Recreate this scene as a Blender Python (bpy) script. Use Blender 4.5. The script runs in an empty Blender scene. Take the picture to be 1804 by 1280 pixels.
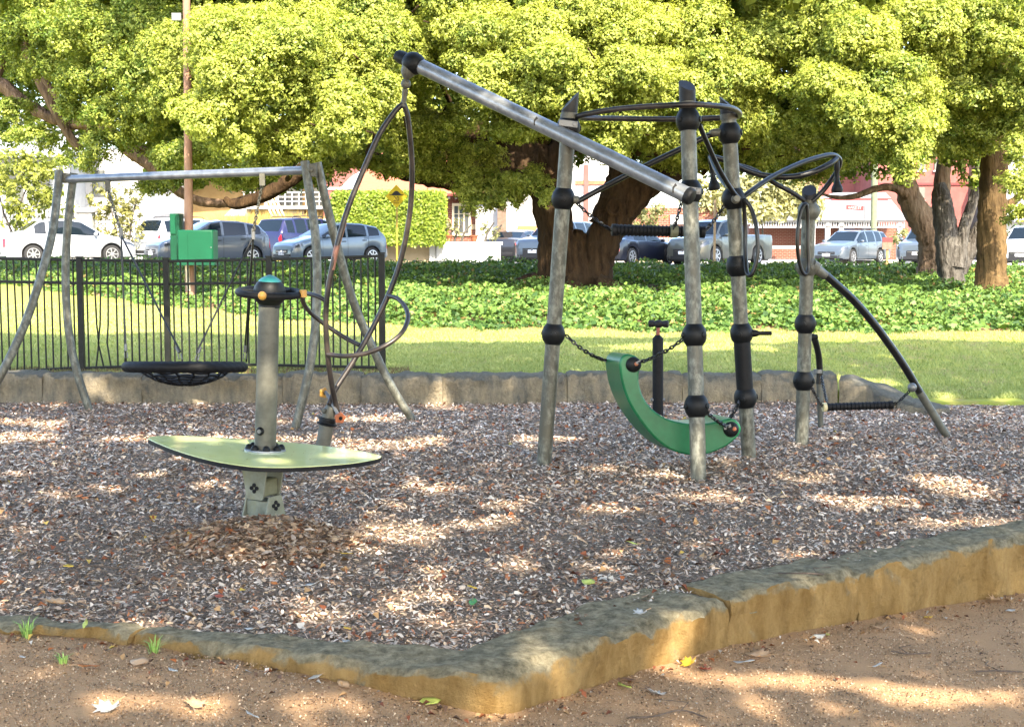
import bpy, bmesh, math, random
import numpy as np
from mathutils import Vector, Matrix, noise as mn

rng = np.random.default_rng(11)
random.seed(11)
R = math.radians
scene = bpy.context.scene
COL = scene.collection

# ------------------------------------------------------------------ camera, sky, sun, exposure
F = 2400.0                      # focal length in photo pixels (1804 px wide)
EYE = 1.5
PITCH = math.atan((640 - 430) / F)
cam_d = bpy.data.cameras.new('camera'); cam = bpy.data.objects.new('camera', cam_d); COL.objects.link(cam)
cam_d.sensor_width = 36.0; cam_d.lens = 36.0 * F / 1804.0
cam_d.clip_start = 0.05; cam_d.clip_end = 2000
cam.location = (0, 0, EYE); cam.rotation_euler = (math.pi / 2 - PITCH, 0, 0)
scene.camera = cam

SUN_EL = R(42); SUN_AZ = R(162)      # azimuth clockwise from +Y: behind the camera, a little to the right
SUN_DIR = Vector((math.sin(SUN_AZ) * math.cos(SUN_EL), math.cos(SUN_AZ) * math.cos(SUN_EL), math.sin(SUN_EL)))
w = bpy.data.worlds.new("World"); scene.world = w; w.use_nodes = True
nt = w.node_tree; bg = nt.nodes['Background']
sky = nt.nodes.new('ShaderNodeTexSky'); sky.sky_type = 'NISHITA'; sky.sun_disc = False
sky.sun_elevation = SUN_EL; sky.sun_rotation = SUN_AZ; sky.air_density = 1.0; sky.dust_density = 2.0; sky.ozone_density = 1.0
nt.links.new(sky.outputs[0], bg.inputs[0]); bg.inputs[1].default_value = 0.15
sl = bpy.data.lights.new('sun', 'SUN'); so = bpy.data.objects.new('sun', sl); COL.objects.link(so)
sl.energy = 2.95; sl.angle = R(0.53); sl.color = (1.0, 0.885, 0.71)
so.rotation_euler = SUN_DIR.to_track_quat('Z', 'Y').to_euler()
scene.view_settings.view_transform = 'Standard'; scene.view_settings.look = 'None'
scene.view_settings.gamma = 1.0; scene.view_settings.exposure = 2.84
scene.cycles.max_bounces = 8; scene.cycles.transparent_max_bounces = 8

# ------------------------------------------------------------------ where a photo pixel lies in the place
SP, CP = math.sin(PITCH), math.cos(PITCH)
def ray(px, py):
    u = px - 902.0; v = 640.0 - py
    return Vector((u, CP * F + SP * v, -SP * F + CP * v))
def W(px, py, y):
    r = ray(px, py); return Vector((0, 0, EYE)) + r * (y / r.y)
def G(px, py, z=0.0):
    r = ray(px, py); return Vector((0, 0, EYE)) + r * ((z - EYE) / r.z)
def proj(p):
    d = Vector(p) - Vector((0, 0, EYE))
    f = d.y * CP - d.z * SP; up = d.y * SP + d.z * CP
    return 902.0 + F * d.x / f, 640.0 - F * up / f

# ------------------------------------------------------------------ helpers
def tag(o, label=None, cat=None, group=None, kind=None):
    if label: o['label'] = label
    if cat: o['category'] = cat
    if group: o['group'] = group
    if kind: o['kind'] = kind
    return o
def thing(name, label, cat, loc=(0, 0, 0), rotz=0.0, group=None):
    o = bpy.data.objects.new(name, None); COL.objects.link(o)
    o.empty_display_size = .1
    o.location = loc; o.rotation_euler = (0, 0, rotz)
    return tag(o, label, cat, group)
def copy_tree(o, parent=None):
    c = o.copy(); COL.objects.link(c)
    if parent is not None: c.parent = parent
    for ch in list(o.children): copy_tree(ch, c)
    return c
def root_loc(o):
    while o.parent is not None: o = o.parent
    return Vector(o.location)

def catmull(pts, n=8, closed=False):
    P = [Vector(p) for p in pts]; out = []
    m = len(P)
    for i in range(m if closed else m - 1):
        if closed: a, b, c, d = P[(i - 1) % m], P[i], P[(i + 1) % m], P[(i + 2) % m]
        else:
            b, c = P[i], P[i + 1]
            a = P[i - 1] if i > 0 else b * 2 - c
            d = P[i + 2] if i + 2 < m else c * 2 - b
        for k in range(n):
            t = k / n
            out.append(.5 * ((2 * b) + (c - a) * t + (2 * a - 5 * b + 4 * c - d) * t * t + (3 * b - a - 3 * c + d) * t ** 3))
    if not closed: out.append(P[-1].copy())
    return out

class MB:
    def __init__(s): s.v = []; s.f = []; s.m = []
    def add(s, vs, fs, mi=0):
        o = len(s.v); s.v += [tuple(p) for p in vs]
        s.f += [tuple(i + o for i in f) for f in fs]; s.m += [mi] * len(fs); return s
    def tube(s, pts, r, n=10, closed=False, caps=True, mi=0, flat=None):
        P = [Vector(p) for p in pts]; m = len(P)
        rr = r if isinstance(r, (list, tuple)) else [r] * m
        T = []
        for i in range(m):
            a = P[(i - 1) % m] if (closed or i > 0) else P[i]
            b = P[(i + 1) % m] if (closed or i < m - 1) else P[i]
            T.append((b - a).normalized())
        up = Vector((0, 0, 1)) if abs(T[0].z) < .9 else Vector((1, 0, 0))
        N = (up - T[0] * up.dot(T[0])).normalized(); vs = []
        for i in range(m):
            N = (N - T[i] * N.dot(T[i]))
            N = N.normalized() if N.length > 1e-6 else T[i].orthogonal().normalized()
            B = T[i].cross(N)
            for k in range(n):
                a = 2 * math.pi * k / n
                x, y = math.cos(a), math.sin(a)
                if flat: y *= flat
                vs.append(P[i] + (N * x + B * y) * rr[i])
        fs = []
        for i in range(m if closed else m - 1):
            j = (i + 1) % m
            for k in range(n):
                k2 = (k + 1) % n
                fs.append((i * n + k, i * n + k2, j * n + k2, j * n + k))
        if caps and not closed:
            fs.append(tuple(range(n - 1, -1, -1))); fs.append(tuple((m - 1) * n + k for k in range(n)))
        return s.add(vs, fs, mi)
    def lathe(s, base, axis, prof, n=16, mi=0):
        """prof: list of (distance along axis, radius)"""
        b = Vector(base); a = Vector(axis).normalized()
        N = a.orthogonal().normalized(); B = a.cross(N); vs = []; fs = []
        for (h, r) in prof:
            for k in range(n):
                t = 2 * math.pi * k / n
                vs.append(b + a * h + (N * math.cos(t) + B * math.sin(t)) * max(r, 1e-4))
        for i in range(len(prof) - 1):
            for k in range(n):
                k2 = (k + 1) % n
                fs.append((i * n + k, i * n + k2, (i + 1) * n + k2, (i + 1) * n + k))
        fs.append(tuple(range(n - 1, -1, -1))); fs.append(tuple((len(prof) - 1) * n + k for k in range(n)))
        return s.add(vs, fs, mi)
    def ball(s, c, r, n=14, sx=1, sy=1, sz=1, mi=0):
        vs = []; fs = []; rows = n // 2
        for i in range(rows + 1):
            t = math.pi * i / rows
            for k in range(n):
                a = 2 * math.pi * k / n
                vs.append((c[0] + r * sx * math.sin(t) * math.cos(a), c[1] + r * sy * math.sin(t) * math.sin(a), c[2] - r * sz * math.cos(t)))
        for i in range(rows):
            for k in range(n):
                k2 = (k + 1) % n
                fs.append((i * n + k, i * n + k2, (i + 1) * n + k2, (i + 1) * n + k))
        return s.add(vs, fs, mi)
    def obox(s, c, ax, ay, az, mi=0):
        """box about centre c with half-extent vectors ax ay az"""
        c = Vector(c); ax, ay, az = Vector(ax), Vector(ay), Vector(az)
        vs = [c + ax * i + ay * j + az * k for k in (-1, 1) for j in (-1, 1) for i in (-1, 1)]
        return s.add(vs, [(0, 2, 3, 1), (4, 5, 7, 6), (0, 1, 5, 4), (2, 6, 7, 3), (0, 4, 6, 2), (1, 3, 7, 5)], mi)
    def box(s, x0, x1, y0, y1, z0, z1, mi=0):
        return s.obox(((x0 + x1) / 2, (y0 + y1) / 2, (z0 + z1) / 2), ((x1 - x0) / 2, 0, 0), (0, (y1 - y0) / 2, 0), (0, 0, (z1 - z0) / 2), mi)
    def prism(s, outline, ext, mi=0):
        """closed outline of 3D points extruded by the vector ext"""
        n = len(outline); e = Vector(ext)
        vs = [Vector(p) for p in outline] + [Vector(p) + e for p in outline]
        fs = [tuple(range(n)), tuple(range(2 * n - 1, n - 1, -1))]
        for i in range(n):
            j = (i + 1) % n; fs.append((j, i, i + n, j + n))
        return s.add(vs, fs, mi)
    def build(s, name, mats, parent=None, local=False, sharp=35, bevel=0, smooth=True):
        me = bpy.data.meshes.new(name)
        off = Vector((0, 0, 0)) if (parent is None or local) else root_loc(parent)
        me.from_pydata([(p[0] - off.x, p[1] - off.y, p[2] - off.z) for p in s.v], [], s.f)
        if not isinstance(mats, (list, tuple)): mats = [mats]
        for mm in mats: me.materials.append(mm)
        if len(mats) > 1: me.polygons.foreach_set('material_index', s.m)
        bm = bmesh.new(); bm.from_mesh(me); bmesh.ops.recalc_face_normals(bm, faces=bm.faces); bm.to_mesh(me); bm.free()
        if smooth:
            me.polygons.foreach_set('use_smooth', [True] * len(me.polygons))
            me.set_sharp_from_angle(angle=R(sharp))
        o = bpy.data.objects.new(name, me); COL.objects.link(o)
        if parent is not None: o.parent = parent
        if bevel:
            b = o.modifiers.new('bevel', 'BEVEL'); b.width = bevel; b.segments = 2; b.limit_method = 'ANGLE'; b.angle_limit = R(40)
        return o

def np_mesh(name, V, quads=None, tris=None, mat=None, color=None, parent=None, smooth=False):
    """big meshes straight from numpy arrays (world coordinates)"""
    me = bpy.data.meshes.new(name)
    V = np.asarray(V, dtype=np.float32)
    if parent is not None:
        off = root_loc(parent); V = V - np.array(off, dtype=np.float32)
    me.vertices.add(len(V)); me.vertices.foreach_set('co', V.ravel())
    fl = quads if quads is not None else tris
    k = fl.shape[1]; nf = len(fl)
    me.loops.add(nf * k); me.loops.foreach_set('vertex_index', fl.astype(np.int32).ravel())
    me.polygons.add(nf); me.polygons.foreach_set('loop_start', np.arange(0, nf * k, k, dtype=np.int32))
    me.polygons.foreach_set('loop_total', np.full(nf, k, dtype=np.int32))
    if smooth: me.polygons.foreach_set('use_smooth', np.ones(nf, dtype=bool))
    if color is not None:
        at = me.color_attributes.new('Col', 'FLOAT_COLOR', 'POINT')
        c = np.ones((len(V), 4), dtype=np.float32); c[:, :3] = color
        at.data.foreach_set('color', c.ravel())
    me.update(); me.validate()
    if mat: me.materials.append(mat)
    o = bpy.data.objects.new(name, me); COL.objects.link(o)
    if parent is not None: o.parent = parent
    return o

def unit(a): return a / np.maximum(np.linalg.norm(a, axis=-1, keepdims=True), 1e-9)
def leaf_cards(C, Nrm, L, Wd, bend=.25, rnd=rng, shape='leaf'):
    """folded leaf of 2 quads (6 verts) at each centre C with normal Nrm; returns V, quads"""
    n = len(C); Nrm = unit(Nrm)
    t = unit(np.cross(Nrm, rnd.normal(size=(n, 3)))); b = np.cross(Nrm, t)
    L = L[:, None]; Wd = Wd[:, None]
    base = C - t * L * .5; tip = C + t * L * .5 - Nrm * L * bend * .5
    mid = C + Nrm * L * .02
    l1 = C - t * L * .12 + b * Wd * .5 + Nrm * Wd * bend; r1 = C - t * L * .12 - b * Wd * .5 + Nrm * Wd * bend
    V = np.stack([base, r1, tip, l1], axis=1).reshape(-1, 3)
    q = np.arange(n * 4, dtype=np.int32).reshape(n, 4)
    return V, q

# ------------------------------------------------------------------ materials
MATS = {}
def mat(name, col, rough=.6, metal=0.0, col2=None, scale=8.0, bump=0.0, spec=.5, detail=4, contrast=(.35, .65), stretch=(1, 1, 1), col3=None, scale3=1.5, bscale=None, coat=0):
    m = bpy.data.materials.new(name); m.use_nodes = True; t = m.node_tree; p = t.nodes['Principled BSDF']
    p.inputs['Base Color'].default_value = (*col, 1); p.inputs['Roughness'].default_value = rough
    p.inputs['Metallic'].default_value = metal; p.inputs['Specular IOR Level'].default_value = spec
    if coat: p.inputs['Coat Weight'].default_value = coat; p.inputs['Coat Roughness'].default_value = .05
    if col2 or bump:
        tc = t.nodes.new('ShaderNodeTexCoord'); mp = t.nodes.new('ShaderNodeMapping'); mp.inputs['Scale'].default_value = stretch
        t.links.new(tc.outputs['Object'], mp.inputs['Vector'])
        nz = t.nodes.new('ShaderNodeTexNoise'); nz.inputs['Scale'].default_value = scale; nz.inputs['Detail'].default_value = detail
        nz.inputs['Roughness'].default_value = .65
        t.links.new(mp.outputs[0], nz.inputs['Vector'])
    if col2:
        cr = t.nodes.new('ShaderNodeValToRGB'); cr.color_ramp.elements[0].position = contrast[0]; cr.color_ramp.elements[1].position = contrast[1]
        cr.color_ramp.elements[0].color = (*col, 1); cr.color_ramp.elements[1].color = (*col2, 1)
        t.links.new(nz.outputs['Fac'], cr.inputs[0]); out = cr.outputs[0]
        if col3:
            n3 = t.nodes.new('ShaderNodeTexNoise'); n3.inputs['Scale'].default_value = scale3; n3.inputs['Detail'].default_value = 6; n3.inputs['Roughness'].default_value = .7
            t.links.new(tc.outputs['Object'], n3.inputs['Vector'])
            c3 = t.nodes.new('ShaderNodeValToRGB'); c3.color_ramp.elements[0].position = .48; c3.color_ramp.elements[1].position = .62
            t.links.new(n3.outputs['Fac'], c3.inputs[0])
            mx = t.nodes.new('ShaderNodeMix'); mx.data_type = 'RGBA'; mx.inputs[7].default_value = (*col3, 1)
            t.links.new(c3.outputs[0], mx.inputs[0]); t.links.new(out, mx.inputs[6]); out = mx.outputs[2]
        t.links.new(out, p.inputs['Base Color'])
    if bump:
        bp = t.nodes.new('ShaderNodeBump'); bp.inputs['Strength'].default_value = bump; bp.inputs['Distance'].default_value = .02
        if bscale:
            nb = t.nodes.new('ShaderNodeTexNoise'); nb.inputs['Scale'].default_value = bscale; nb.inputs['Detail'].default_value = 6
            t.links.new(mp.outputs[0], nb.inputs['Vector']); t.links.new(nb.outputs['Fac'], bp.inputs['Height'])
        else: t.links.new(nz.outputs['Fac'], bp.inputs['Height'])
        t.links.new(bp.outputs[0], p.inputs['Normal'])
    MATS[name] = m; return m

def leaf_mat(name, trans=.35, rough=.5, tint=(1.0, 1.0, .55), spec=.3):
    m = bpy.data.materials.new(name); m.use_nodes = True; t = m.node_tree; p = t.nodes['Principled BSDF']
    at = t.nodes.new('ShaderNodeAttribute'); at.attribute_name = 'Col'
    t.links.new(at.outputs['Color'], p.inputs['Base Color']); p.inputs['Roughness'].default_value = rough
    p.inputs['Specular IOR Level'].default_value = spec
    if trans > 0:
        tr = t.nodes.new('ShaderNodeBsdfTranslucent'); mu = t.nodes.new('ShaderNodeMix'); mu.data_type = 'RGBA'; mu.blend_type = 'MULTIPLY'
        mu.inputs[0].default_value = 1; mu.inputs[7].default_value = (*tint, 1)
        t.links.new(at.outputs['Color'], mu.inputs[6]); t.links.new(mu.outputs[2], tr.inputs['Color'])
        ms = t.nodes.new('ShaderNodeMixShader'); ms.inputs[0].default_value = trans
        t.links.new(p.outputs[0], ms.inputs[1]); t.links.new(tr.outputs[0], ms.inputs[2])
        t.links.new(ms.outputs[0], t.nodes['Material Output'].inputs['Surface'])
    MATS[name] = m; return m

galv = mat('galvanised steel', (.060, .059, .044), .5, .3, (.165, .165, .132), 26, .15, contrast=(.42, .62), col3=(.075, .07, .05), scale3=5, stretch=(1, 1, .55))
galv_blue = mat('bare galvanised beam', (.17, .18, .195), .36, .6, (.27, .285, .30), 12, .08, stretch=(1, 1, 1))
galv_dull = mat('weathered steel', (.062, .060, .045), .55, .25, (.105, .102, .08), 14, .1)
blackp = mat('black moulded plastic', (.003, .0035, .004), .5, 0, (.006, .0065, .007), 20, .05, spec=.2)
blackt = mat('black coated tube', (.004, .004, .004), .30, .0, (.009, .009, .0085), 16, .03, spec=.34)
rubber = mat('black rubber grip', (.003, .003, .0035), .6, 0, (.006, .006, .0065), 30, .1, spec=.2)
greytube = mat('brown grey steel tube', (.020, .016, .014), .36, .3, (.055, .042, .034), 10, .05, col3=(.010, .010, .010), scale3=2.2)
capm = mat('dark grey cap', (.008, .0075, .0075), .55, 0, (.016, .0145, .014), 20, .05, spec=.25)
greenp = mat('green moulded plastic', (.003, .092, .030), .34, 0, (.005, .115, .040), 14, .04, spec=.5)
yellowp = mat('yellow plastic', (.42, .22, .03), .45, 0, (.34, .17, .03), 20)
orangep = mat('orange plastic', (.33, .10, .035), .5, 0, (.25, .075, .03), 25)
tealp = mat('teal plastic', (.015, .13, .13), .4, 0, (.02, .165, .165), 12)
steel = mat('zinc fitting', (.15, .15, .145), .45, .6)
fencem = mat('dark olive fence paint', (.005, .006, .0045), .5, .0, (.010, .011, .009), 20, .03, spec=.25)
platem = mat('pale yellow plate', (.55, .60, .27), .09, 0, (.60, .64, .32), 5, .02, spec=.5)
brack = mat('lichen grey bracket', (.11, .115, .08), .6, .15, (.19, .20, .15), 12, .15, col3=(.17, .17, .10), scale3=5)
# ================================================================== THE GROUND
def nz(x, y, s, seed=0.0): return mn.noise(Vector((x * s, y * s, seed)))
KT = [(-260,1080),(-60,1096),(0,1102),(100,1108),(240,1118),(280,1125),(450,1147),(600,1165),(750,1177),(850,1182),(900,1176),(960,1157),(1100,1110),(1180,1085),(1290,1055),(1420,1027),(1530,1003),(1650,975),(1804,945),(2050,903)]
KPTS = [G(px, py, .03) for px, py in KT]
KX = np.array([p.x for p in KPTS]); KY = np.array([p.y for p in KPTS])
def kerb_y(x): return np.interp(x, KX, KY)
def path_z(x):
    return float(np.interp(x, [-6, -2.5, -.93, -.41, 0, .9, 1.5, 2.1, 3, 8], [.03, .012, -.012, -.065, -.13, -.165, -.19, -.235, -.27, -.36]))
MOUND = (-1.25, 6.62)
def mulch_z(x, y):
    z = .016 * nz(x, y, 1.3) + .012 * nz(x, y, 4.0, 3)
    d2 = ((x - MOUND[0]) / .40) ** 2 + ((y - MOUND[1]) / .27) ** 2
    z += .135 * math.exp(-d2 ** 1.2 * .9)
    z += .03 * math.exp(-(((x - 1.5) / .3) ** 2 + ((y - 9.2) / .25) ** 2))
    z += .05 * max(0.0, (y - 12.1)) * (1 if x < 2.9 else 0)
    return z
def lawn_z(x, y):
    if y < 12.7: return lawn_z(x, 12.72) - .25
    b = np.interp(y, [12.5, 13.2, 18, 22, 32, 38, 42], [.23, .27, .36, .42, .60, .72, .76])
    if x > 2.6:
        k = min(1.0, (x - 2.6) / .9); k2 = float(np.interp(y, [12.3, 16.5], [1, 0]))
        b = b * (1 - k * k2) + 0.0
    return float(b) - .0060 * x * float(np.interp(y, [20, 38], [0, 1])) + .015 * nz(x, y, .5)
def road_z(x): return .735 - .0075 * x

def grid(name, xs, ys, zf, m, kind='structure'):
    V = [(x, y, zf(x, y)) for y in ys for x in xs]; nx = len(xs)
    Q = np.array([(j * nx + i, j * nx + i + 1, (j + 1) * nx + i + 1, (j + 1) * nx + i) for j in range(len(ys) - 1) for i in range(nx - 1)], dtype=np.int32)
    o = np_mesh(name, np.array(V), quads=Q, mat=m, smooth=True); o['kind'] = kind; return o

m_ground = mat('bare earth', (.16, .11, .07), .95, 0, (.22, .16, .10), 3)
m_path = mat('ochre gravel path', (.40, .245, .13), .95, 0, (.30, .185, .10), 2.2, .6, contrast=(.3, .7), col3=(.34, .215, .11), scale3=60, bscale=130, spec=.2)
m_mulch = mat('bark mulch bed', (.070, .050, .035), .95, 0, (.24, .19, .145), 55, 1.0, spec=.2, contrast=(.35, .6))
m_lawn = mat('mown lawn', (.20, .23, .04), .9, 0, (.28, .28, .055), .9, .35, col3=(.23, .20, .07), scale3=2.2, bscale=40, spec=.15)
m_road = mat('sun bleached asphalt', (.16, .16, .16), .9, 0, (.22, .22, .21), 1.5, .1, spec=.2)
m_soil = mat('brown leaf litter', (.16, .095, .05), .95, 0, (.26, .17, .09), 9, .5, spec=.15)

g = MB(); g.add([(-500, -200, -.7), (500, -200, -.7), (500, 700, -.7), (-500, 700, -.7)], [(0, 1, 2, 3)])
g.build('ground', m_ground)['kind'] = 'structure'
def path_h(x, y):
    z = path_z(x)
    if y > kerb_y(x) + .1: z = min(z, -.12)
    return z
grid('path', np.linspace(-14, 14, 113), np.concatenate([np.linspace(-14, 3.6, 20), np.linspace(3.8, 9.5, 60)]), lambda x, y: path_h(x, y) + .010 * nz(x, y, 2.0) + .006 * nz(x, y, 9, 5), m_path)
# mulch bed: columns run from the middle of the kerb to the wall
xs = np.linspace(-9.5, 7.2, 260); tt = np.linspace(0, 1, 150)
V = []
for t in tt:
    for x in xs:
        y0 = float(kerb_y(x)) + .16; y = y0 + (12.80 - y0) * t
        V.append((x, y, mulch_z(x, y)))
nx = len(xs)
Q = np.array([(j * nx + i, j * nx + i + 1, (j + 1) * nx + i + 1, (j + 1) * nx + i) for j in range(len(tt) - 1) for i in range(nx - 1)], dtype=np.int32)
np_mesh('mulch_bed', np.array(V), quads=Q, mat=m_mulch, smooth=True)['kind'] = 'structure'
grid('lawn', np.linspace(-38, 38, 260), np.concatenate([[12.66], np.linspace(12.72, 24, 100), np.linspace(24.3, 42, 50)]), lawn_z, m_lawn)
grid('road', np.linspace(-160, 160, 40), np.linspace(40.6, 420, 60), lambda x, y: road_z(max(-60, min(60, x))), m_road)
# far pavement in front of the houses
m_pave = mat('pale concrete pavement', (.42, .40, .36), .9, 0, (.5, .48, .44), 4)
g = MB(); g.prism([(-60, 53.2, road_z(-60)), (60, 70, road_z(60)), (60, 72.5, road_z(60)), (-60, 55.2, road_z(-60))], (0, 0, .13))
g.build('pavement', m_pave)['kind'] = 'structure'

# ------------------------------------------------------------------ sandstone blocks
def block_mat(name, top, side, side2, moss):
    m = bpy.data.materials.new(name); m.use_nodes = True; t = m.node_tree; p = t.nodes['Principled BSDF']
    p.inputs['Roughness'].default_value = .93; p.inputs['Specular IOR Level'].default_value = .15
    tc = t.nodes.new('ShaderNodeTexCoord')
    def noi(s, d=6, r=.7, sc=None):
        n = t.nodes.new('ShaderNodeTexNoise'); n.inputs['Scale'].default_value = s; n.inputs['Detail'].default_value = d; n.inputs['Roughness'].default_value = r
        if sc:
            mp = t.nodes.new('ShaderNodeMapping'); mp.inputs['Scale'].default_value = sc; t.links.new(tc.outputs['Object'], mp.inputs[0]); t.links.new(mp.outputs[0], n.inputs['Vector'])
        else: t.links.new(tc.outputs['Object'], n.inputs['Vector'])
        return n.outputs['Fac']
    def ramp(f, a, b, ca, cb):
        r = t.nodes.new('ShaderNodeValToRGB'); r.color_ramp.elements[0].position = a; r.color_ramp.elements[1].position = b
        r.color_ramp.elements[0].color = (*ca, 1); r.color_ramp.elements[1].color = (*cb, 1); t.links.new(f, r.inputs[0]); return r.outputs[0]
    def mix(f, a, b):
        x = t.nodes.new('ShaderNodeMix'); x.data_type = 'RGBA'; t.links.new(f, x.inputs[0]); t.links.new(a, x.inputs[6]); t.links.new(b, x.inputs[7]); return x.outputs[2]
    sidec = ramp(noi(7, 6, .7, (1, 1, .35)), .35, .68, side, side2)
    topc = ramp(noi(22), .35, .68, top, moss)
    stain = ramp(noi(5, 7, .75, (1, 1, .5)), .50, .66, (0, 0, 0), (1, 1, 1))
    sidec = mix(stain, sidec, ramp(noi(30), .3, .7, tuple(c * .55 for c in side), side2))
    ge = t.nodes.new('ShaderNodeNewGeometry'); sx = t.nodes.new('ShaderNodeSeparateXYZ'); t.links.new(ge.outputs['Normal'], sx.inputs[0])
    ad = t.nodes.new('ShaderNodeMath'); ad.operation = 'MULTIPLY_ADD'; ad.inputs[1].default_value = .9; t.links.new(noi(14), ad.inputs[0]); t.links.new(sx.outputs['Z'], ad.inputs[2])
    f = ramp(ad.outputs[0], .72, .98, (0, 0, 0), (1, 1, 1))
    t.links.new(mix(f, sidec, topc), p.inputs['Base Color'])
    bp = t.nodes.new('ShaderNodeBump'); bp.inputs['Strength'].default_value = 1.0; bp.inputs['Distance'].default_value = .035
    t.links.new(noi(38, 8, .75), bp.inputs['Height']); t.links.new(bp.outputs[0], p.inputs['Normal'])
    return m
m_kerb = block_mat('ochre sandstone', (.115, .100, .062), (.20, .118, .036), (.40, .265, .105), (.35, .305, .20))
m_wall = block_mat('grey weathered sandstone', (.10, .095, .075), (.125, .118, .10), (.38, .31, .20), (.16, .15, .12))

def stone_block(name, A, B, width, ztop, zbot, m, parent, seed, rough=.02, lift=(0, 0), inset=.006):
    """a block whose outer face runs along the polyline from A to B (list of points), `width` deep towards the bed"""
    pts = A if isinstance(A, list) else [A, B]
    L = [0]
    for i in range(1, len(pts)): L.append(L[-1] + (pts[i] - pts[i - 1]).length)
    tot = L[-1]; ns = max(6, int(tot / .022)); prof = []
    k = 14
    # cross-section going from outer foot up over the top to the inner foot: (depth fraction, height fraction)
    prof += [(0, q / k) for q in range(0, k)]
    prof += [(.02, .96), (.06, 1.0)] + [(.06 + .9 * q / 12, 1.0) for q in range(1, 12)] + [(.98, .98), (1, .9), (1, .5), (1, 0)]
    V = []; n = len(prof)
    for i in range(ns + 1):
        s = min(max(tot * i / ns, inset), tot - inset)
        j = 0
        while j < len(L) - 2 and L[j + 1] < s: j += 1
        u = (s - L[j]) / max(1e-6, L[j + 1] - L[j]); p = pts[j].lerp(pts[j + 1], u)
        d = (pts[min(j + 1, len(pts) - 1)] - pts[j]); d.z = 0; d.normalize(); nrm = Vector((-d.y, d.x, 0))
        for (a, h) in prof:
            wd_ = width if not isinstance(width, tuple) else width[0] + (width[1] - width[0]) * min(1, 1.25 * i / ns)
            q = p + nrm * (a * wd_)
            zt = ztop + lift[0] * (1 - i / ns) + lift[1] * i / ns
            zb = zbot
            z = zb + (zt - zb) * h
            end = min(1.0, min(i, ns - i) / 2.0)
            v = Vector((q.x, q.y, z)); e = Vector((seed * 7.1, seed * 3.3, 0))
            dn = mn.noise(v * 5 + e) * rough + mn.noise(v * 16 + e) * rough * .45 + mn.noise(v * 40 + e) * rough * .18
            edge = 1.0 if .9 < h and a < .12 else 0.4
            v -= nrm * dn * (1 if a < .5 else -1) * (.6 + edge)
            v.z += (mn.noise(v * 6 + e * 2) * rough * .8 + mn.noise(v * 25 + e) * rough * .3) * (1 if h > .85 else 0) - (1 - end) * .012 * (h > .8)
            if h > .8 and a < .12: v.z -= abs(mn.noise(v * 9 + e)) * rough * 1.4
            V.append(v)
    Fc = []
    for i in range(ns):
        for q in range(n - 1):
            Fc.append((i * n + q, (i + 1) * n + q, (i + 1) * n + q + 1, i * n + q + 1))
    Fc.append(tuple(range(n))); Fc.append(tuple(ns * n + q for q in range(n - 1, -1, -1)))
    mb = MB(); mb.add(V, Fc); return mb.build(name, m, parent, sharp=50)

def resample(pts, x0, x1):
    out = [Vector((x0, float(kerb_y(x0)), 0))] + [p.copy() for p in KPTS if x0 + .02 < p.x < x1 - .02] + [Vector((x1, float(kerb_y(x1)), 0))]
    return out
kerb = thing('stone_kerb', 'low mossy ochre sandstone kerb with a corner, edging the mulch in front', 'kerb', (0, 4.9, -.1))
joints = [-5.2, -1.44, .905, 1.56, 3.6]
for i in range(4):
    pl = resample(KPTS, joints[i], joints[i + 1])
    pl = [Vector((p.x, p.y, 0)) for p in catmull(pl, 5)]
    lf = [(.0, .0), (.0, -.005), (.012, .015), (-.01, .015)][i]
    stone_block('stone_block', pl, None, [(.12, .13), (.15, .36), (.32, .29), (.28, .26)][i], .035, -.42, m_kerb, kerb, i + 1.3, .028, lf)

wall = thing('retaining_wall', 'long low grey stone wall holding back the lawn behind the play area', 'wall', (-1, 12.7, 0))
jx = [-900, -620, -380, -140, 70, 248, 498, 636, 780, 1000, 1205, 1345, 1480]
for i in range(len(jx) - 1):
    x0 = (jx[i] - 902) / 2400 * 12.6; x1 = (jx[i + 1] - 902) / 2400 * 12.6
    stone_block('stone_block', Vector((x0, 12.58 + .05 * math.sin(i * .7), 0)), Vector((x1, 12.58 + .05 * math.sin(i * .7 + .7), 0)), .27, .30 + .012 * math.sin(i * 2.3), -.25, m_wall, wall, 20 + i, .030, (0, 0), .002)
x0 = (1480 - 902) / 2400 * 12.6
stone_block('stone_block', [Vector((x0, 12.6, 0)), Vector((x0 + .22, 12.45, 0)), Vector((x0 + .42, 12.2, 0))], None, .30, .29, -.25, m_wall, wall, 33, .02, (.0, -.18))
stone_block('stone_block', [Vector((x0 + .42, 12.2, 0)), Vector((x0 + .66, 11.9, 0))], None, .28, .11, -.25, m_wall, wall, 34, .02, (.0, -.05))

# ================================================================== CLIMBING FRAME
class Post:
    def __init__(s, b, t, yb, yt):
        s.b = W(b[0], b[1], yb); s.t = W(t[0], t[1], yt)
    def at(s, row):
        lo, hi = 0.0, 1.0
        for _ in range(40):
            mid = (lo + hi) / 2
            if proj(s.b.lerp(s.t, mid))[1] > row: lo = mid
            else: hi = mid
        return s.b.lerp(s.t, lo)
    @property
    def axis(s): return (s.t - s.b).normalized()
PR = .0505
PA = Post((958, 822), (1006, 160), 9.2, 9.1); PB = Post((1231, 850), (1210, 140), 8.58, 8.82)
PC = Post((1320, 815), (1281, 165), 9.38, 9.28); PD = Post((1412, 785), (1426, 326), 10.15, 10.1)
frame = thing('climbing_structure', 'steel climbing frame of leaning grey posts with black ball clamps and dark curved bars', 'climbing frame', (1.3, 9.2, 0))
caprow = {'A': 198, 'B': 180, 'C': 203, 'D': 352}
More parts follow.
